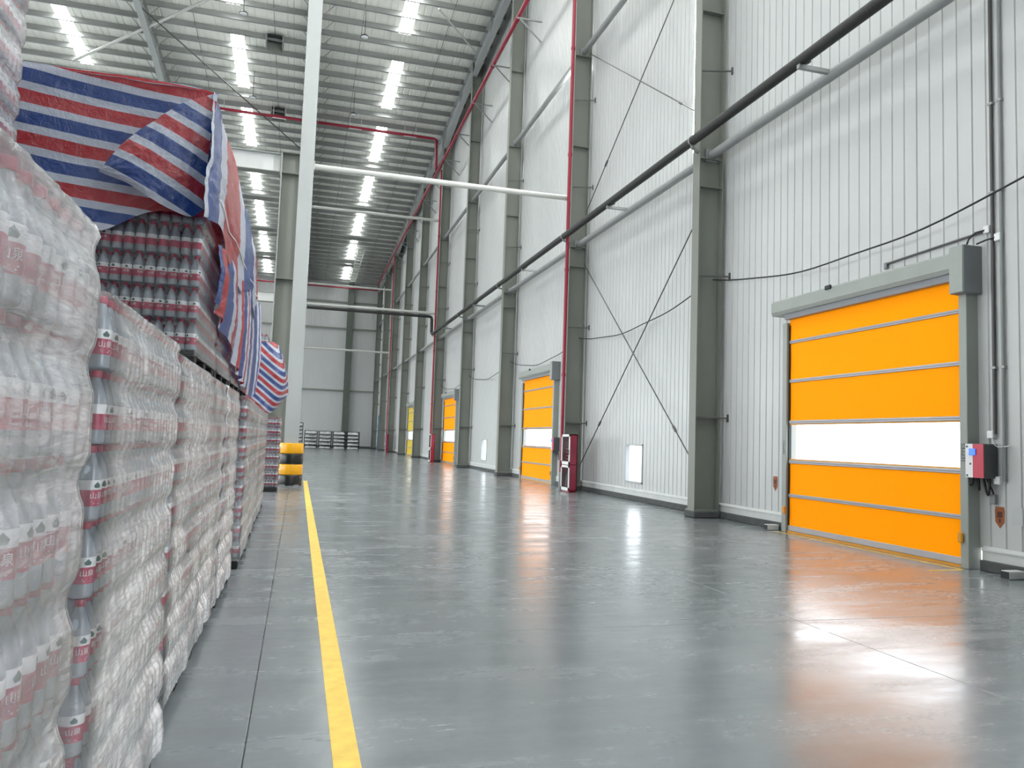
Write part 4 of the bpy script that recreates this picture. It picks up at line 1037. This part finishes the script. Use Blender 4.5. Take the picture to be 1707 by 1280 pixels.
# front drop
xs = [-3.2, -2.4, -1.79, -1.5, -1.25, -1.0, -0.8, -0.655]
zt = [3.70, 3.71, 3.725, 3.735, 3.745, 3.745, 3.735, 3.70]
zbm = [2.2, 2.35, 2.55, 2.62, 2.70, 2.84, 2.86, 2.86]
C = []
for r in range(6):
    f = r / 5; row = []
    for k, x in enumerate(xs):
        z = zt[k] + (zbm[k] - zt[k]) * f
        y = 5.335 - 0.02 * math.sin(f * 3 + k) - 0.035 * f
        row.append((x, y, z, fv(x, z)))
    C.append(row)
cloth('front_drop', C, 60, 110, t, 301, 0.010)
# diagonal fold hanging from the corner
up_ = [(-0.632, 5.27, 3.690), (-0.835, 5.22, 3.565), (-0.974, 5.19, 3.425), (-1.109, 5.175, 3.290), (-1.222, 5.18, 3.140), (-1.285, 5.22, 3.045)]
lo_ = [(-0.675, 5.22, 2.86), (-0.745, 5.16, 2.805), (-0.86, 5.12, 2.835), (-0.97, 5.11, 2.885), (-1.10, 5.13, 2.965), (-1.27, 5.19, 3.035)]
C = []
for r in range(5):
    f = r / 4; row = []
    for a, b_ in zip(up_, lo_):
        x = a[0] + (b_[0] - a[0]) * f; z = a[2] + (b_[2] - a[2]) * f; y = a[1] + (b_[1] - a[1]) * f - 0.05 * math.sin(f * PI)
        row.append((x, y, z, pv(x, z)))
    C.append(row)
cloth('diagonal_fold', C, 50, 70, t, 311, 0.011)
# side drop along the aisle face; stripes run downwards
ys = [5.26, 5.55, 6.2, 6.9, 7.8, 8.8, 9.8, 10.5]
yb_ = [4.70, 5.08, 5.8, 6.6, 7.6, 8.7, 9.8, 10.5]
vk = [-0.08, 0.19, 0.49, 0.70, 0.90, 1.16, 1.40, 1.56]
C = []
for r in range(6):
    f = r / 5; row = []
    for k, y in enumerate(ys):
        ztp = 3.69 + 0.10 * min(1, (y - 5.26) / 1.6); zbt = 2.74 + 0.04 * (y - 5.26) + 0.10 * math.sin(y * 2.3)
        z = ztp + (zbt - ztp) * f
        x = -0.655 + 0.055 * f + 0.015 * math.sin(f * PI)
        row.append((x, y + (yb_[k] - y) * min(1, 1.25 * f), z, vk[k]))
    C.append(row)
cloth('side_drop', C, 60, 140, t, 321, 0.010, (1, 0, 0), fn=lambda u, v: 0.012 * u * np.sin(v * 30 + 2 * np.sin(v * 9)))
# top cover
C = [[(x, y, 3.70 + 0.045 * (x > -0.9) * 0 + 0.03 * math.sin(x * 3 + y), 0.3 + y * 3.4) for x in (-3.2, -2.4, -1.6, -1.0, -0.655)] for y in (5.335, 6.5, 8.0, 9.5, 10.5)]
cloth('top_cover', C, 50, 40, t, 331, 0.012, (0, 0, 1))
# tie string at the hem
P = [(-0.60 + 0.01 * math.sin(k), 5.2 + 0.27 * k, 2.98 + 0.012 * k + 0.02 * math.sin(k * 1.3)) for k in range(20)]
MB().tube(P, 0.006, 6).build('tie_string', 'white_plastic', t)
P = [(-0.6, 10.35, 3.45), (-0.4, 11.5, 3.25), (-0.25, 12.6, 3.05)]

# lower drape
t = thing('lower_tarpaulin', 'gathered striped tarpaulin hanging below the big one along the aisle', 'tarpaulin', (-0.6, 8.5, 1.9))
ys = [5.75, 6.6, 7.6, 8.6, 9.6, 10.6, 11.6]
zt2 = [2.78, 2.9, 2.98, 3.05, 3.1, 3.2, 3.28]; zb2 = [2.36, 2.24, 2.10, 1.99, 1.93, 1.90, 2.15]
C = []
for r in range(6):
    f = r / 5; row = []
    for k, y in enumerate(ys):
        row.append((-0.625 + 0.03 * math.sin(f * PI), y + 0.25 * f * (k / 6) * 0, zt2[k] + (zb2[k] - zt2[k]) * f, 0.2 + 1.12 * (y - 5.75)))
    C.append(row)
cloth('drape', C, 60, 200, t, 341, 0.008, (1, 0, 0), fn=lambda u, v: 0.028 * np.sin(v * 60 + 3 * np.sin(v * 13)) * (0.5 + 0.5 * u))
# small far tarpaulin
t = thing('small_tarpaulin', 'small striped tarpaulin bunched over the far upper pallet', 'tarpaulin', (-0.5, 14.8, 1.85))
rows = [[(-1.4, 14.6, 3.02), (-0.95, 14.55, 3.06), (-0.72, 14.5, 3.08), (-0.52, 14.5, 3.10), (-0.44, 15.0, 3.10)],
        [(-1.4, 14.45, 2.7), (-0.95, 14.4, 2.72), (-0.74, 14.36, 2.74), (-0.40, 14.40, 2.80), (-0.33, 15.0, 2.82)],
        [(-1.4, 14.45, 2.4), (-0.95, 14.38, 2.42), (-0.75, 14.34, 2.40), (-0.33, 14.35, 2.45), (-0.25, 15.0, 2.5)],
        [(-1.4, 14.45, 2.1), (-0.95, 14.38, 2.10), (-0.72, 14.34, 2.02), (-0.40, 14.32, 2.05), (-0.22, 15.0, 2.2)],
        [(-1.4, 14.45, 1.95), (-0.95, 14.38, 1.93), (-0.70, 14.34, 1.90), (-0.50, 14.32, 1.80), (-0.24, 15.0, 2.16)]]
C = [[(x, y, z, 4.0 * (3.1 - z) - 3.0 * (x + 0.75) + 1.2 * (y - 14.3)) for x, y, z in rw] for rw in rows]
cloth('cloth', C, 50, 50, t, 351, 0.02)
